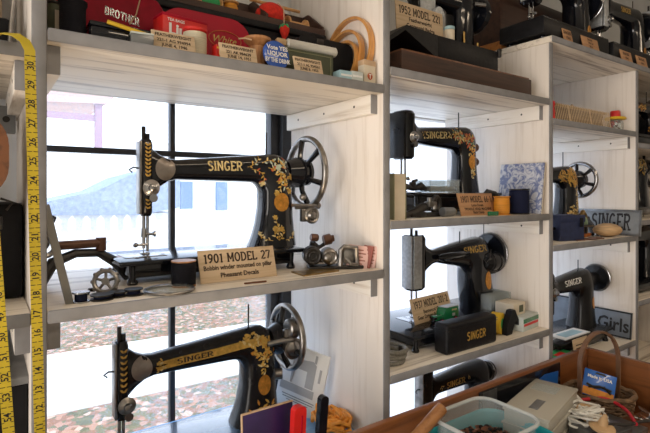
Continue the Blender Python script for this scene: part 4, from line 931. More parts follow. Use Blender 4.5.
t = thing('cord_coil', 'grey cord coiled at the left upright on the lower shelf', 'cord', (.722, .085, Z), (0, 0, .2))
for k in range(3):
    g = G(); g.torus((.006 * k, -.004 * k, .006 + .011 * k), .042 - .003 * k, .0055, 'z', 36, 8, sc=(1, 1.15)); g.build('loop', 'cord_grey', t)
g = G(); g.cyl((.042, -.02, 0), (.042, -.02, .03), .006, seg=12); g.build('plug', 'cord_dark', t)

# ------------------------------------------------------------------ bay two, bottom shelf
machine('black machine lettered SINGER on the bottom shelf behind the tray', (.925, .2, Z2B), dict(bt=.05, bl=.36, bd=.09, col=(.25, .345, .262, .335), arm=(.19, .238, .19, .25), xl=.10, dep=(.045, .034, .024), ri=.026, ro=.03, xh=.06, hw=.022, hd=.02, hz=(.12, .275), tz=.155, enamel='black_old',
    wheel=(.35, .205, .03, 'solid'), pin=(.30, -.0), post=1, tsx=1.35, text=[('SINGER', .168, .214, .0165, .03, 0)], orn=[(.108, .212, .007, .003, 9, .006, (0, 1)), (.226, .218, .007, .003, 9, .006, (0, 1))], motor=(.245, -.058, .185, .022, .05)))

# ------------------------------------------------------------------ bay three
Z = Z3A
t = thing('slat_rack', 'row of pale wooden slats leaning along the shelf edge', 'slats', (1.335, .035, Z))
g = G()
for k in range(39):
    x = .018 + k * .0105; wd = .008 if k in (0, 12, 25, 38) else .0040
    g.prism([(x, 0), (x + wd, 0), (x + wd - .020, .060), (x - .020, .060)], -.0006, .0006, 'xz')
g.build('slats', 'card', t)
g = G(); g.box((.205, .012, .004), (.43, .02, .008), .001); g.box((.19, .0085, .056), (.42, .005, .007), .001); g.build('rail', 'brass_old', t); g = G(); g.box((.205, .028, .03), (.42, .006, .056), .001); g.build('backing', 'darkwood', t)  # dark board added behind the slats as the shadow in their gaps
t = thing('red_reel', 'red beaded reel standing at the left end of the slats', 'reel', (1.332, .012, Z)); g = G(); g.lathe([(.004, 0), (.010, .002), (.009, .012), (.010, .022), (.007, .032), (.010, .044), (.009, .052), (.003, .056)], seg=14); g.build('body', 'red', t)
t = thing('candy_jar', 'small glass jar with yellow rim and red lid beside the slats', 'jar', (1.812, .045, Z))
g = G(); g.lathe([(.004, 0), (.022, .001), (.026, .010), (.026, .03), (.022, .04), (.004, .041)], seg=22); g.build('glass', 'glass_item', t)
rr = random.Random(3); 
g = G()
for k in range(26): a = rr.random() * 6.28; q = .017 * math.sqrt(rr.random()); g.ball((q * math.cos(a), q * math.sin(a), .006 + rr.random() * .03), .0055, mi=k % 3, seg=8, n=5)
o = g.build('candies', ['red', 'white_ink', 'leather'], t); o['kind'] = 'stuff'
g = G(); g.lathe([(.004, .042), (.034, .042), (.036, .046), (.032, .051), (.004, .052)], seg=24); g.build('rim', 'yellow', t); g = G(); g.lathe([(.003, .052), (.017, .052), (.017, .07), (.015, .074), (.003, .075)], seg=20); g.build('cap', 'red', t)
t = thing('wooden_wedge', 'thin wooden wedge standing behind the slats', 'wedge', (1.70, .14, Z)); g = G(); g.prism([(-.012, 0), (.012, 0), (-.004, .098), (-.012, .10)], -.003, .003, 'xz'); g.build('body', 'tan', t)
Z = Z3B
machine('black spoked-wheel machine with gold decals behind the navy box', (1.322, .155, Z), dict(PA, orn=[(.355, .215, .035, .035, 130, .014, (0, 0, 4)), (.31, .215, .05, .02, 90, .014, (0, 0, 4, 5)), (.345, .08, .03, .028, 60, .013, (0, 1)), (.37, .13, .006, .05, 30, .011, (0, 1))], tz=.176, wheel=(.452, .205, .069, 'spoked'), rim='steel'))
t = thing('navy_box', 'navy blue cloth box at the left of the wooden ball', 'box', (1.505, .065, Z), (0, 0, -.25)); g = G(); g.box((0, 0, .041), (.105, .06, .082), .004); g.build('box', 'navy', t); g = G(); g.box((.002, 0, .072), (.108, .063, .024), .003); g.build('flap', 'navy', t); g = G(); g.box((.035, -.033, .06), (.012, .004, .03), .001); g.build('strap', 'black_matte', t)
t = thing('ball_of_twine', 'flattened ball of pale brown twine in front of the SINGER board', 'twine ball', (1.752, .045, Z)); g = G(); seg = 26; rings = []
for i in range(11):
    a = -PI / 2 + PI * (i + .02) / 10.04; rings.append([Vector(((.050 + .0015 * (j % 2)) * math.cos(a) * math.cos(2 * PI * j / seg), (.044 + .0015 * (j % 2)) * math.cos(a) * math.sin(2 * PI * j / seg), .024 + .024 * math.sin(a))) for j in range(seg)])
g.loft(rings); g.build('twine', 'straw', t)
t = thing('brass_figurine', 'brass and green trinket between navy box and twine ball', 'trinket', (1.62, .075, Z), (0, 0, .2)); g = G(); g.tube([(-.02, 0, .005), (-.028, 0, .04), (-.02, 0, .075), (.0, 0, .088), (.02, 0, .075), (.024, 0, .045), (.02, 0, .005)], [.012, .009, .008, .008, .009, .010, .012], 10); g.build('frame', 'brass_old', t)
g = G(); g.ball((.0, -.006, .045), .018, sc=(.8, .6, 1.4)); g.build('green_glass', 'decal_green', t); g = G(); g.box((0, 0, .006), (.07, .04, .012), .003); g.build('base', 'orange_leather', t)
g = G(); g.prism([(-.09, -.02), (.06, -.035), (.08, -.01), (-.06, .015)], 0, .003, 'xy'); g.prism([(-.02, -.045), (.05, -.03), (.03, .0), (-.03, -.02)], .0031, .006, 'xy'); tag(g.build('leather_strip', 'leather', None, (1.595, .045, Z)), 'brown leather strips lying at the shelf edge before the trinket', 'leather')
for o in (t,): o.location.z = Z
t.location = (1.69, .10, Z)
t = thing('black_pliers', 'black pliers leaning between trinket and twine ball', 'pliers', (1.785, .115, Z), (0, 0, .9)); g = G(); g.tube([(-.05, 0, .006), (-.01, 0, .03), (.02, 0, .05), (.05, 0, .052)], .007, 8); g.tube([(-.045, .018, .006), (0, .008, .03), (.03, .0, .062)], .007, 8); g.build('handles', 'cord_dark', t)
t = thing('wall_board', 'weathered grey board lettered SINGER leaning on the upright', 'sign', (1.852, .085, Z), (0, R(8), 0)); t.rotation_euler = (0, R(7), 0)
g = G(); g.box((0, .01, .047), (.008, .235, .094), .001); g.build('board', 'sign_grey', t); g = G()
for z in (.0045, .0895): g.box((-.0045, .01, z), (.002, .235, .008))
g.box((-.0045, -.1045, .047), (.002, .006, .09)); g.build('edge', 'gunmetal', t)
g = G(); V, F, W = slab('SINGER', .058, 0, 0, .15, .66, .26); put_yz(g, ([(p[0] + .005, p[1] + .049) for p in V], F), -.0044); g.build('lettering', 'ink_black', t)
# shelf c
Z = Z3C
machine('black machine with pale lettering behind the Girls board', (1.435, .125, Z), dict(bt=.05, bl=.36, bd=.085, col=(.235, .345, .25, .335), arm=(.186, .235, .18, .258), xl=.10, dep=(.045, .036, .026), ri=.024, ro=.04, xh=.05, hw=.022, hd=.03, hz=(.12, .265), enamel='black_old', tz=.2,
    wheel=(.405, .212, .05, 'solid'), metal='steel', pin=(.27, .035), tsx=1.5, text=[('SINGER', .185, .222, .019, .05, 7)], oval=[(.31, .135, .012, .022, 4)]))
g = G(); g.prism([(-.08, -.03), (.08, -.03), (.08, .028), (-.08, .03)], 0, .003, 'xy'); o = g.build('picture_print', 'paper', None, (1.57, .085, Z + .0512)); tag(o, 'pale picture print lying on bed of the Girls board machine', 'print'); g = G(); g.box((0, 0, .0032), (.11, .035, .0006)); g.build('image', 'pale_blue', o)
t = thing('wall_board', 'blue-grey board lettered Girls leaning on the upright', 'sign', (1.855, .085, Z), (0, R(7), 0))
g = G(); g.box((0, .0, .048), (.007, .15, .096), .001); g.build('board', 'sign_grey2', t); g = G()
for z in (.003, .093): g.box((-.004, 0, z), (.0015, .15, .005))
for y in (-.073, .073): g.box((-.004, y, .048), (.0015, .004, .094))
g.build('edge', 'ink_black', t); g = G(); VF = font2d('Girls', .068, .012, .045, .02, .11); put_yz(g, VF, -.0042); g.build('lettering', 'ink_black', t)
t = thing('wall_board', 'blue-grey blank board behind the machine column', 'sign', (1.853, .27, Z), (0, R(7), 0)); g = G(); g.box((0, .0, .058), (.007, .18, .115), .001); g.build('board', 'sign_grey2', t); g = G(); g.box((-.004, 0, .1125), (.0015, .18, .005)); g.box((-.004, -.088, .058), (.0015, .004, .11)); g.build('edge', 'ink_black', t)
t = thing('green_carton', 'green carton with red print behind the dark tray sheet', 'box', (1.385, .018, Z), (0, 0, .1)); g = G(); g.box((.01, 0, .0125), (.12, .06, .025), .001); g.build('carton', 'green_box', t); g = G(); g.box((.01, 0, .0254), (.05, .02, .0006)); g.build('print', 'red', t)
t.location = (1.41, .035, Z)
t = thing('paper_tag', 'tan paper tag lying behind the basket handle', 'tag', (1.545, .03, Z), (R(-8), 0, 0)); g = G(); g.box((0, 0, .03), (.09, .002, .06)); g.build('card', 'card', t); g = G()
for z in (.04, .03, .02): g.box((0, -.0013, z), (.06, .0006, .003))
g.build('lettering', 'ink', t)
t.location = (1.53, .022, Z)

# ------------------------------------------------------------------ bay four
B4 = dict(PA); B4['xl'] = .125
machine('black spoked-wheel machine at the right frame edge, middle height', (1.90, .15, 1.395), dict(PA, orn=[(.34, .22, .05, .03, 60, .013, (0, 1))]))
machine('black gold-decorated machine at the right frame edge, upper shelf', (1.93, .12, 1.68 - .0), dict(PA, hz=(.09, .22), arm=(.15, .19, .15, .2), col=(.193 + .1, .404, .318, .394), plate=(.082, .118, .15, .19), wheel=(.452, .17, .07, 'spoked'), orn=[(.34, .07, .05, .03, 90, .016, (0, 0, 4)), (.2, .17, .07, .012, 60, .014, (0, 4))]))
machine('black machine with heavy motor at the right frame edge, low shelf', (1.90, .12, 1.10), dict(PA, wheel=(.44, .205, .06, 'solid')))
t = thing('paper_stack', 'stack of grey papers at the right frame edge', 'papers', (1.985, .05, 1.10))
for k in range(4): g = G(); g.box((.003 * k, 0, .004 + .0085 * k), (.16, .09, .008), .0005, rot=(0, 0, .03 * (k % 3 - 1))); g.build('sheet_bundle', 'paper' if k % 2 else 'cream_card', t)
t.location = (2.02, -.02 + .055, 1.10)
t.location = (2.36, .22, 1.10)

# ------------------------------------------------------------------ top board machines
Z = Z3T
t = thing('bentwood_case', 'dark bentwood case cover with orange base standing on the top board', 'case', (1.56, .28, Z))
g = G(); rings = []
for x in (-.245, -.235, .235, .245):
    s = .97 if abs(x) > .24 else 1
    rings.append([Vector((x, p[0] * s, .032 + p[1] * s)) for p in [(-.105, 0), (-.105, .12)] + [(q[0], q[1]) for q in ell(0, .12, .105, .10, 180, 0, 16)] + [(.105, 0)]])
g.loft(rings); g.build('cover', 'darkwood', t); g = G(); g.box((0, 0, .016), (.5, .22, .032), .003); g.build('base', 'orange_wood', t)
g = G(); g.tube([(-.12, 0, .252), (-.06, 0, .272), (.06, 0, .272), (.12, 0, .252)], .008, 8); g.build('handle', 'leather', t)
TP = dict(bt=.062, bl=.40, bd=.075, col=(.285, .375, .29, .36), arm=(.19, .25, .19, .26), xl=.12, dep=(.045, .04, .028), ri=.03, ro=.04, xh=.055, hw=.03, hd=.03, hz=(.125, .285), metal='steel', tz=.16, pin=(.33, .04), hook=0)
def topmachine(x, label, face='front'):
    t = machine(label, (x, .085, Z), dict(TP, face=face, wheel=(.395, .20, .06, 'solid'), oval=[(.335, .085, .014, .02, 4)], text=[('SINGER', .2, .225, .018, .02, 0)]))
    g = G(); g.box((.2, 0, .034), (.402, .152, .05), .004); g.build('bed_case', 'wrinkle', t)
topmachine(1.285, 'black machine on the top board overhanging its left end')
topmachine(1.72, 'black machine with bright face plate on top board, second from left')
topmachine(2.15, 'black machine on the top board at the upper right corner')
for i, (x, w, m, l) in enumerate(((1.405, .05, 'card_dark', 'small brown card at the left front corner of the top board'), (1.545, .105, 'card_dark', 'brown lettered card leaning on the leftmost top board machine'), (1.80, .085, 'card_dark', 'small brown card under the bright face plate machine'), (1.925, .085, 'card_dark', 'brown card at the right end of the top board front'))):
    o = card(l, (x, -.0005, Z), w, .04, R(12), ['SINGER', '1948 221', 'Black'] if w > .1 else ['SINGER', '1941'], cmat=m)

# ------------------------------------------------------------------ bay zero at the far left
t = thing('sewing_machine', 'black machine head in shade at the upper left corner', 'sewing machine', (-.045, .17, 1.705), (0, 0, 0), 'antique sewing machines on the shelves')
g = G(); g.box((-.18, 0, .03), (.39, .15, .06), .006); g.build('bed', 'black_matte', t)
g = G(); g.loft([sup(Vector((-.055, 0, z)), Vector((1, 0, 0)), Vector((0, 1, 0)), a, .04, 2.6, 20) for z, a in ((.06, .06), (.1, .05), (.2, .045), (.25, .04))]); g.loft([sup(Vector((x, 0, .215)), Vector((0, 0, 1)), Vector((0, 1, 0)), .035, .035, 2.6, 20) for x in (-.05, -.2, -.35)]); g.build('arm', 'black', t)
g = G(); g.cyl((.012, -.085, .0), (.018, -.085, .085), .0035, seg=10); g.build('rod', 'steel_old', t)
t = thing('wooden_board', 'tan wooden board standing behind the shaded machine', 'board', (-.075, .36, 1.705)); g = G(); g.box((0, 0, .16), (.08, .018, .32), .002); g.build('plank', 'card', t)
t = thing('machine_cover', 'brown leather rounded cover at the left frame edge', 'cover', (-.114, .085, 1.332)); g = G(); g.prism(rrect(.16, .13, .05, 8, 0, .22), -.04, .04, 'xz'); g.build('cover', 'darkwood2', t); g = G(); g.box((0, 0, .078), (.06, .05, .155), .004); g.build('stand', 'black_matte', t)
t = thing('machine_case', 'black latched box below the leather cover at left edge', 'case', (-.055, .22, 1.332)); g = G(); g.box((0, 0, .075), (.085, .2, .15), .006); g.build('box', 'black_matte', t); g = G(); g.box((.0, -.102, .12), (.03, .004, .02), .001); g.tube([(.02, -.102, .14), (.028, -.108, .152), (.012, -.108, .158)], .002, 6); g.build('clasp', 'iron', t)
t = thing('dark_bin', 'dark grey bin on the lowest shelf at the left frame edge', 'bin', (-.09, .2, 1.0)); g = G(); g.box((0, 0, .11), (.16, .3, .22), .006); g.build('body', 'black_matte', t); g = G(); g.box((0, 0, .224), (.164, .304, .012), .003); g.build('rim', 'gunmetal', t)
t = thing('wall_bracket', 'grey metal bracket plate fixed under the left shelf', 'bracket', (-.06, .30, 1.59)); g = G(); g.box((0, 0, .045), (.09, .018, .05), .002); g.build('plate', 'gunmetal', t); g = G()
for x in (-.03, 0, .03): g.cyl((x, -.0095, .045), (x, -.011, .045), .006, seg=12)
g.build('bolt', 'iron', t)
g = G(); g.box((0, 0, 0), (.5, .02, .045), .001); o = g.build('trim_3', 'wall_white', None, (-.3, .398, 1.645)); struct(o)

# tape measure : one long ribbon looped over the shaded machine
def tape():
    pts = []; wv = .0128
    def add(p, w): pts.append((Vector(p), Vector(w).normalized()))
    for k in range(25):
        f = k / 24; add((lerp(-.0005, -.0135, f), -.033, lerp(1.10, 1.674, f)), (1, 0, .02))
    add((-.0135, -.032, 1.688), (1, .1, .1)); add((-.019, -.028, 1.701), (.95, .25, .3)); add((-.029, -.018, 1.710), (.75, .5, .45)); add((-.044, -.012, 1.711), (.5, .9, .4)); add((-.058, -.014, 1.702), (.7, .8, -.2)); add((-.069, -.035, 1.68), (1, .2, -.2))
    for k in range(24):
        f = k / 23; add((lerp(-.0665, -.0345, f), -.06, lerp(1.66, 1.14, f)), (-1, 0, .06) if 0 else (1, 0, .06))
    return pts, wv
pts, wv = tape()
tp = thing('measuring_tape', 'yellow measuring tape with black numbers hanging over the left upright', 'measuring tape', (0, 0, 0))
g = G(); rings = []
for i, (p, w) in enumerate(pts):
    a, b = pts[max(0, i - 1)][0], pts[min(len(pts) - 1, i + 1)][0]; n = (b - a).normalized().cross(w).normalized() * .0004
    rings.append([p - w * wv / 2 - n, p + w * wv / 2 - n, p + w * wv / 2 + n, p - w * wv / 2 + n])
g.loft(rings); g.build('ribbon', 'tape', tp, ang=1.2)
g = G(); IN = .0254
def tnum(n, x, y, z, lean):
    V, F = font2d(str(n), .0112, 0, 0, .02)
    ca, sa = math.cos(R(90) + lean), math.sin(R(90) + lean)
    g.add([(x + p[0] * ca - p[1] * sa, y, z + p[0] * sa + p[1] * ca) for p in V], F)
    for k in range(4):
        zz = z + IN * .5 - k * IN / 4; xx = x + .0064 - (zz - z) * math.tan(lean) * 0; L_ = .0055 if k == 0 else .003
        g.box((x + .0064 - L_ / 2, y, zz), (L_, .0002, .0008)); g.box((x - .0064 + L_ / 2, y, zz), (L_, .0002, .0008))
for n in range(9, 31):
    z = 1.668 - (30 - n) * IN; f = (z - 1.10) / .59
    if 0 <= f <= 1: tnum(n, lerp(-.0005, -.0135, f), -.0336, z, .02)
g.build('numbers', 'ink_black', tp); g = G()
for n in range(41, 57):
    z = 1.345 - (n - 49) * IN; f = (1.66 - z) / .52
    if 0 <= f <= 1: tnum(n, lerp(-.0665, -.0345, f), -.0606, z, .062)
g.build('numbers', 'ink_black', tp)
# ------------------------------------------------------------------ wooden tray on a bench in front
TZ = .87
g = G()
t = thing('workbench', 'plain wooden bench under the varnished sorting tray', 'bench', (0, 0, 0))
g.box((.9, -.29, TZ - .042), (1.9, .50, .04), .003); g.build('top', 'stick_wood', t)
for x in (.02, 1.78):
    for y in (-.5, -.08): g = G(); g.box((x, y, .404), (.05, .05, .808), .003); g.build('leg', 'stick_wood', t)
TB = TZ - .022
ty = thing('sorting_tray', 'large varnished wooden tray heaped with sewing odds and ends', 'tray', (0, 0, 0))
def trb(n, c, s, m='tray_wood', rot=None): g = G(); g.box(c, s, .002, rot=rot); g.build(n, m, ty)
x0, x1, y0, y1 = .18, 1.445, -.50, -.03; top = 1.027
trb('bottom', ((x0 + x1) / 2, (y0 + y1) / 2, TB + .008), (x1 - x0, y1 - y0, .014))
trb('side', ((x0 + x1) / 2, y1 - .008, (TB + top) / 2), (x1 - x0, .016, top - TB)); trb('side', ((x0 + x1) / 2, y0 + .008, (TB + .93) / 2), (x1 - x0, .016, .93 - TB))
trb('end', (x0 + .008, (y0 + y1) / 2, (TB + .95) / 2), (.016, y1 - y0 - .033, .95 - TB), 'tray_wood_y'); trb('end', (x1 - .008, (y0 + y1) / 2, (TB + top) / 2), (.016, y1 - y0 - .033, top - TB), 'tray_wood_y')
fz = TB + .0152; yi = y1 - .016
# dark glossy sheet
t = thing('glossy_sheet', 'dark glossy picture sheet standing against the tray side', 'picture', (1.085, yi - .002, fz), (R(-.0), 0, 0)); g = G(); g.box((0, -.002, .078), (.36, .003, .157), .0006); g.build('sheet', 'black', t)
g = G(); g.prism([(.05, .09), (.12, .082), (.165, .095), (.168, .135), (.10, .14), (.055, .128)], -.0036, -.0040, 'xz'); g.build('blue_picture', 'blue_pack', t); g = G(); g.box((-.14, -.0038, .078), (.055, .0005, .15)); g.build('reflection_strip', 'gunmetal', t)  # the left strip is a grey reflection drawn onto the sheet
# stack of clear cases
for k in range(4):
    t = thing('storage_case', ('lowest cloudy plastic case of the stack in tray', 'second cloudy plastic case from the bottom in tray', 'third cloudy plastic case, just under the topmost one', 'topmost cloudy plastic case of the stack in tray')[k], 'plastic case', (1.046, -.126, fz + .0345 * k), (0, 0, .2 + .03 * (k % 2)), 'stacked plastic cases')
    g = G(); g.box((0, 0, .014), (.225, .100, .0275), .003); g.build('box', 'clear_case', t); g = G(); g.box((0, 0, .031), (.23, .105, .006), .002); g.build('lid', 'clear_case', t)
    if k == 3:
        g = G(); g.box((.06, .01, .0344), (.05, .06, .0006)); g.build('label_patch', 'clear', t); g = G(); g.box((-.05, -.005, .0344), (.06, .02, .0006)); g.build('label_patch', 'gunmetal', t)
# nested clear bins
def bin_(name, label, loc, w, d, h, m, rot, hollow=.003, taper=.9, rim=None):
    t = thing(name, label, 'plastic bin', loc, (0, 0, rot)); g = G(); rings = []
    def rr2(k, z, off=0): return [Vector((p[0], p[1], z)) for p in rrect(w * k - off, d * k - off, min(w, d) * .24, 6)]
    g.loft([rr2(taper * .8, .0), rr2(taper, .003), rr2(1, h), rr2(1, h, hollow * 2), rr2(taper, .006, hollow * 2), rr2(taper * .8, .005, hollow * 2)]); g.build('body', m, t)
    g = G(); ps = [(p[0], p[1], h) for p in rrect(w + .004, d + .004, min(w, d) * .25, 6)]; g.tube(ps, .0042, 8, closed=True); g.build('rim', rim or m, t); return t
bin_('plastic_bin', 'clear plastic bin of dark buttons nested in the teal bin', (.802, -.145, fz + .048), .180, .155, .110, 'clear', .0, rim='clear_rim')
bin_('plastic_bin', 'teal plastic bin under the clear bin in the tray', (.822, -.148, fz), .235, .185, .115, 'teal', .0)
bt_ = G(); rr = random.Random(5)
for k in range(230):
    a = rr.random() * 6.28; q = math.sqrt(rr.random()); x, y = .066 * q * math.cos(a), .056 * q * math.sin(a); z = .058 + (.016) * (1 - q * q) * rr.random()
    M_ = Matrix.Translation((x, y, z)) @ Matrix.Rotation(rr.uniform(-.6, .6), 4, 'X') @ Matrix.Rotation(rr.uniform(-.6, .6), 4, 'Y'); rad = rr.uniform(.004, .0065)
    bt_.M = M_; bt_.cyl((0, 0, 0), (0, 0, .0022), rad, seg=10, mi=k % 4 // 2 if k % 7 else 2)
bt_.M = Matrix(); bt_.box((0, 0, .030), (.128, .104, .056), .012)
o = bt_.build('dark_buttons', ['black_matte', 'leather', 'knob_brown'], None, (.802, -.145, fz + .0545), (0, 0, .0)); tag(o, 'heap of small dark buttons filling the clear bin', 'buttons'); o['kind'] = 'stuff'
# wooden handle
t = thing('tool_handle', 'round wooden handle leaning over the tray before the bins', 'handle', (.46, -.066, fz + .012)); g = G(); g.cyl((0, 0, 0), (.258, -.036, .178), .0125, seg=22, bev=.003); g.build('shaft', 'stick_wood', t)
# purple book, red and black handles
t = thing('purple_booklet', 'dark purple booklet standing before the lowest window machine', 'booklet', (.337, yi - .012, fz), (R(-3), 0, 0)); g = G(); g.box((0, 0, .132), (.098, .004, .264), .001); g.build('cover', 'purple', t); g = G(); g.box((0, .0, .265), (.1, .0055, .002), .0005); g.box((-.0495, 0, .132), (.0015, .0055, .264), .0004); g.build('edge', 'tan', t)
t = thing('red_tool', 'red plastic ribbed tool handle beside the purple booklet', 'tool', (.365, yi - .032, fz), (0, R(3), 0))
g = G(); g.prism(rrect(.024, .15, .009, 5, 0, .195), -.007, .007, 'xz'); bmesh.ops.bevel(g.bm, geom=[e for e in g.bm.edges if len(e.link_faces) == 2 and e.calc_face_angle(0) > 1.2], offset=.003, segments=2, affect='EDGES', profile=.5); g.build('grip', 'red', t)
g = G(); g.box((0, 0, .06), (.010, .005, .12), .001); g.build('blade', 'steel', t); g = G(); g.box((.003, -.0073, .20), (.003, .0012, .11), .0005); g.build('rib', 'red_tin2', t)
t = thing('black_tool', 'black round-ended tool handle right of the red handle', 'tool', (.408, yi - .03, fz), (0, R(5), 0)); g = G(); g.prism(rrect(.017, .15, .0082, 6, 0, .20), -.006, .006, 'xz'); g.build('grip', 'black', t); g = G(); g.box((0, 0, .065), (.010, .005, .13), .001); g.build('blade', 'steel', t)
# basket
bk = thing('wicker_basket', 'small dark wicker basket with tall bent handle in the tray', 'basket', (1.312, -.135, fz), (0, 0, R(-50)))
g = G(); H = .092; bx, by = .085, .064
for k in range(12):
    z = .004 + k * (H - .006) / 11; s = .80 + .2 * z / H
    g.tube([(bx * s * math.cos(a) + 0, by * s * math.sin(a), z + .0025 * math.sin(a * 14 + PI * (k % 2))) for a in [2 * PI * j / 56 for j in range(56)]], .0045, 6, closed=True)
g.lathe([(.001, 0), (1, 0), (1, .005), (.001, .005)], seg=32) if 0 else g.prism([(bx * .8 * math.cos(2 * PI * j / 32), by * .8 * math.sin(2 * PI * j / 32)) for j in range(32)], 0, .006, 'xy')
g.build('body', 'wicker', bk)
g = G(); g.tube([(bx * math.cos(a), by * math.sin(a), H + .002 * math.sin(a * 9)) for a in [2 * PI * j / 48 for j in range(48)]], .0065, 8, closed=True); g.build('rim', 'wicker', bk)
g = G(); hp = [(x, 0, z) for x, z in [(-.064, .03), (-.071, .09)] + [(.071 * math.cos(R(a)), .170 + .084 * math.sin(R(a))) for a in range(180, -1, -15)] + [(.071, .09), (.064, .03)]]
rings = []
for i, p in enumerate(hp):
    a, b = Vector(hp[max(0, i - 1)]), Vector(hp[min(len(hp) - 1, i + 1)]); tn = (b - a).normalized(); n = tn.cross(Vector((0, 1, 0))) * .0025; w = Vector((0, .006, 0)); p = Vector(p); rings.append([p - n - w, p + n - w, p + n + w, p - n + w])
g.loft(rings); o = g.build('handle', 'handle_wood', bk); o.rotation_euler = (0, 0, R(35))
t = thing('hang_packet', 'blue hang packet with white lettering standing in the wicker basket', 'packet', (1.283, -.142, fz + .082), (R(-30), R(12), R(-60)))
g = G(); g.box((0, 0, .035), (.078, .004, .07), .001); g.build('card', 'blue_pack', t); g = G(); g.box((0, -.0023, .012), (.074, .0006, .020)); g.build('orange_band', 'orange_lace', t)
g = G(); put_xz(g, font2d('Made in USA', .0115, 0, .053, .03, .06), -.0027); g.build('lettering', 'white_ink', t); g = G(); g.tube([(-.03, -.004, .03), (-.01, -.006, .024), (.012, -.006, .032), (.03, -.004, .02)], .003, 6); g.tube([(-.025, -.006, .022), (.0, -.008, .030), (.03, -.006, .028)], .003, 6); g.build('hardware', 'iron', t); g = G(); g.prism([(-.014, .062), (.014, .062), (.010, .067), (-.010, .067)], -.0023, -.0027, 'xz'); g.build('slot', 'ink_black', t)
t = thing('black_bag', 'black cloth bag filling the wicker basket', 'bag', (1.318, -.132, fz + .008), (0, 0, R(-50))); g = G(); g.ball((0, 0, .042), .05, sc=(1.2, .86, .82), seg=20, n=12); g.build('cloth', 'black_matte', t)
# cords
def cord(name, label, pts, r, m):
    g = G(); P_ = []
    for i in range(len(pts) - 1):
        p0, p1, p2, p3 = (Vector(pts[max(0, i - 1)]), Vector(pts[i]), Vector(pts[i + 1]), Vector(pts[min(len(pts) - 1, i + 2)]))
        for k in range(6):
            u = k / 6; P_.append(.5 * ((2 * p1) + (p2 - p0) * u + (2 * p0 - 5 * p1 + 4 * p2 - p3) * u * u + (3 * p1 - p0 - 3 * p2 + p3) * u ** 3))
    P_.append(Vector(pts[-1])); g.tube(P_, r, 8); return tag(g.build(name, m), label, 'cord')
hz = fz + .085
rr = random.Random(11)
pts = [(1.13 + rr.uniform(-.06, .06), -.185 + rr.uniform(-.05, .055), hz + rr.uniform(-.002, .034)) for _ in range(60)]
cord('white_string', 'tangled white cord lying between case stack and basket', pts, .0027, 'cord_white')
cord('red_string', 'red cord curving in front of the wicker basket', [(1.19, -.125, hz + .004), (1.229, -.138, hz + .006), (1.272, -.168, hz + .008), (1.258, -.2227, hz + .004), (1.194, -.274, hz + .004)], .0042, 'cord_red')
cord('dark_string', 'dark cord running behind the pale wooden discs', [(1.07, -.235, hz), (1.12, -.25, hz + .014), (1.17, -.262, hz + .004), (1.22, -.28, hz + .006), (1.26, -.29, hz)], .0036, 'cord_dark')
# pale wooden discs
def disc(label, loc, r, rot):
    t = thing('wooden_disc', label, 'disc', loc, rot); g = G(); g.lathe([(.002, 0), (r, 0), (r, .006), (r * .8, .009), (.002, .010)], seg=28); g.build('disc', 'disc_wood', t); return t
disc('pale wooden disc behind the one carrying a cone', (1.143, -.190, hz + .008), .030, (R(22), R(-8), 0))
t = disc('front pale wooden disc carrying a small wooden cone', (1.100, -.240, hz + .008), .028, (R(14), 0, 0)); g = G(); g.lathe([(.002, .009), (.012, .009), (.004, .034), (.001, .035)], seg=18); g.build('cone', 'disc_wood', t)
# filler scrap under and around
for i, (x, y, w, d, h, m, l) in enumerate(((1.125, -.225, .11, .085, .085, 'gunmetal', 'grey metal box carrying the pale wooden discs'), (1.215, -.235, .06, .09, .07, 'gunmetal', 'dark grey metal box right of the wooden discs'), (1.20, -.165, .05, .04, .07, 'leather', 'brown box hidden below the white cord'), (1.31, -.265, .12, .11, .055, 'darkwood2', 'dark wooden block under the mirror shards'), (1.02, -.30, .10, .15, .06, 'black_matte', 'black box at the front of the case stack'), (1.225, -.075, .06, .04, .06, 'darkwood2', 'dark wooden block in the tray corner behind basket'))):
    g = G(); g.box((0, 0, h / 2), (w, d, h), .003); tag(g.build('scrap_box', m, None, (x, y, fz), (0, 0, .15 * (i % 3 - 1))), l, 'box')
mats_ = ['mirror', 'mirror', 'gunmetal', 'paper', 'mirror', 'steel']
adj = ['largest', 'tilted', 'dull', 'whitest', 'small', 'narrow', 'upright', 'corner', 'flat', 'rear', 'front', 'chipped', 'steep']
for k in range(13):
    x, y = 1.30 + rr.uniform(-.06, .05), -.262 + rr.uniform(-.05, .05); n = 4 if k % 3 else 3
    g = G(); rad = rr.uniform(.010, .018); g.prism([(rad * math.cos(2 * PI * j / n + k), rad * rr.uniform(.6, 1) * math.sin(2 * PI * j / n + k)) for j in range(n)], -.001, .001, 'xy')
    o = g.build('mirror_shard', mats_[k % 6], None, (x, y, fz + .060 + .0035 * k * .5 + .006), (rr.uniform(-.5, .5), rr.uniform(-.5, .5), 0)); tag(o, 'small broken mirror shard heaped at the right of the red cord', 'shard', 'mirror shards')
t = thing('glass_jar', 'clear glass jar at the right frame edge in the tray', 'jar', (1.385, -.29, fz + .0)); g = G(); g.lathe([(.002, 0), (.03, 0), (.032, .01), (.032, .095), (.027, .11), (.027, .125), (.024, .125), (.024, .11), (.029, .094), (.029, .01), (.002, .004)], seg=26); g.build('glass', 'glass_item', t)

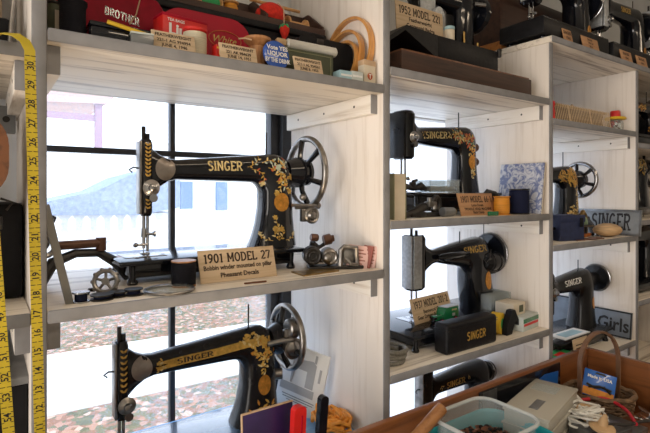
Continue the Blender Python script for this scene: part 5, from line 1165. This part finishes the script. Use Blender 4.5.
# ------------------------------------------------------------------ outside
g = G(); g.box((20, 30.5, .24), (120, 60, .1)); struct(g.build('ground_outside', 'lawn'))
g = G(); g.prism([(-20, 2.0), (-20, 3.6), (.3, 3.32), (2, 3.25), (40, 3.1), (40, 1.6), (1.5, 2.15), (.2, 2.2)], .288, .295, 'xy'); struct(g.build('path_outside', 'path'))
g = G(); g.prism([(-20, 5.2), (-20, 60), (80, 60), (80, 5.0)], .288, .293, 'xy'); struct(g.build('yard_outside', 'path'))
t = thing('shed', 'low shed with blue-grey sloping roof seen through the window', 'shed', (1.0, 12, .29))
g = G(); g.prism([(-1.5, .72), (-1.5, 1.0), (.1, .98), (1.2, 1.25), (1.9, 1.62), (2.5, 1.80), (3.2, 1.62), (3.2, .8), (2.2, .62)], 0, 2.6, 'xz'); g.build('roof', 'hill', t)
g = G(); g.box((1.5, 1.4, .33), (6, 2.4, .66)); g.build('wall', 'far_wall', t)
t = thing('picket_fence', 'row of white pickets before the blue-roofed shed', 'fence', (.9, 11.6, .29))
for k in range(24): g = G(); g.prism([(k * .30, 0), (k * .30 + .15, 0), (k * .30 + .15, .56), (k * .30 + .075, .66), (k * .30, .56)], 0, .03, 'xz'); g.build('picket', 'fence_white', t)
g = G(); g.box((3.5, .05, .2), (7.4, .03, .06)); g.build('rail', 'fence_white', t)
t = thing('porch', 'reddish porch roof with post seen at the window top left', 'porch', (0, 8, .29)); g = G(); g.box((1.49, 0, 2.29), (.11, .11, .76)); g.build('post', 'porch_post', t); g = G(); g.box((.3, 0, 2.44), (2.5, .08, .1)); g.build('beam', 'porch_post', t); g = G(); g.prism([(-1, 2.52), (1.6, 2.68), (2.0, 3.1), (-1, 3.3)], -.1, 1.4, 'xz'); g.build('roof', 'porch', t)
t = thing('far_house', 'pale far house with blue shutters seen under the sewing machine arm', 'house', (5.5, 17, .29)); g = G(); g.box((1.5, 2, 1.5), (7, 4, 3.0)); g.build('wall', 'far_wall', t)
for x in (-1.2, .6, 2.0): g = G(); g.box((x, -.05, 1.05), (.45, .1, 1.1)); g.build('shutter', 'far_blue', t)

# ------------------------------------------------------------------ light
w = bpy.data.worlds.new('sky'); SC.world = w; w.use_nodes = True
nt = w.node_tree; bg = nt.nodes['Background']
tc = nt.nodes.new('ShaderNodeTexCoord'); sp = nt.nodes.new('ShaderNodeSeparateXYZ'); cr = nt.nodes.new('ShaderNodeValToRGB')
cr.color_ramp.elements[0].position = 0; cr.color_ramp.elements[0].color = (.80, .88, 1.0, 1); cr.color_ramp.elements[1].position = .8; cr.color_ramp.elements[1].color = (.55, .72, 1, 1)
nt.links.new(tc.outputs['Generated'], sp.inputs[0]); nt.links.new(sp.outputs['Z'], cr.inputs[0]); nt.links.new(cr.outputs[0], bg.inputs['Color'])
bg.inputs['Strength'].default_value = 3.0
sun = bpy.data.lights.new('sun', 'SUN'); sun.energy = 3.5; sun.angle = .01; sun.color = (1, .93, .82)
so = bpy.data.objects.new('sun', sun); COL.objects.link(so); so.rotation_euler = Vector((-.75, -.02, -.6)).to_track_quat('-Z', 'Y').to_euler()
so.rotation_euler = Vector((-.62, .35, -.7)).to_track_quat('-Z', 'Y').to_euler()
def ceiling_lamp(x, y, e, label, col=(1, .80, .58)):
    t = thing('ceiling_light', label, 'lamp', (x, y, 2.6)); g = G(); g.box((0, 0, -.03), (1.2, .16, .06), .006); g.build('housing', 'offwhite', t)
    L = bpy.data.lights.new('tube_light', 'AREA'); L.shape = 'RECTANGLE'; L.size = 1.15; L.size_y = .14; L.energy = e; L.color = col
    o = bpy.data.objects.new('tube_light', L); COL.objects.link(o); o.location = (0, 0, -.065); o.parent = t
ceiling_lamp(.7, -1.4, 9, 'white ceiling strip light over the aisle, nearest the tray')
ceiling_lamp(2.6, -1.2, 8, 'white ceiling strip light at the right end of the aisle')
ceiling_lamp(-1.2, -1.4, 5, 'white ceiling strip light at the left end of the aisle')

t = thing('added_lamp', 'added small brass lamp, unseen, upturned to brighten the shelf undersides', 'lamp', (.06, -.44, TZ - .022))  # lamp added out of view to light the shelf undersides
g = G(); g.lathe([(.002, 0), (.05, 0), (.05, .006), (.012, .014), (.008, .02), (.008, .12), (.002, .121)], seg=24); g.build('stand', 'brass_old', t)
g = G(); g.lathe([(.012, .10), (.03, .105), (.075, .17), (.073, .17), (.029, .108), (.012, .104)], seg=28, cap=False); g.build('shade', 'offwhite', t)
L = bpy.data.lights.new('underside_fill', 'SPOT'); L.energy = 11; L.color = (1, .78, .52); L.shadow_soft_size = .14; L.spot_size = R(78); L.spot_blend = .8
o = bpy.data.objects.new('underside_fill', L); COL.objects.link(o); o.location = (0, 0, .16); o.parent = t; o.rotation_euler = Vector((.42, .50, .80)).to_track_quat('-Z', 'Y').to_euler()
# made-up door frame on the left wall, with an added fill light
g = G()
for c, z in (((-2.595, -2.0, 1.15), (.05, .08, 2.3)), ((-2.595, -.2, 1.15), (.05, .08, 2.3)), ((-2.595, -1.1, 2.27), (.05, 1.88, .08)), ((-2.595, -1.1, .06), (.05, 1.88, .12))): g.box(c, z, .004)
struct(g.build('added_door_frame', 'frame'))
L = bpy.data.lights.new('added_door_fill', 'AREA'); L.shape = 'RECTANGLE'; L.size = 2.05; L.size_y = 1.7; L.energy = 70; L.color = (1, .93, .86)
o = bpy.data.objects.new('added_door_fill', L); COL.objects.link(o); o.location = (-2.56, -1.1, 1.15); o.rotation_euler = (0, R(-90), 0)
# ------------------------------------------------------------------ camera
cam = bpy.data.cameras.new('camera'); co = bpy.data.objects.new('camera', cam); COL.objects.link(co)
cam.sensor_width = 36; cam.lens = 36 * 483 / 650; cam.shift_y = (192 - 216.5) / 650; cam.clip_start = .02
co.location = (-.0626, -.7828, 1.5); co.rotation_euler = (R(90), 0, R(54.8318) - R(90) if 0 else math.atan2(math.sin(R(54.8318)), math.cos(R(54.8318))) - R(90))
SC.camera = co
SC.view_settings.view_transform = 'Standard'; SC.view_settings.look = 'None'; SC.view_settings.gamma = 1; SC.view_settings.exposure = 0
SC.view_settings.use_curve_mapping = False
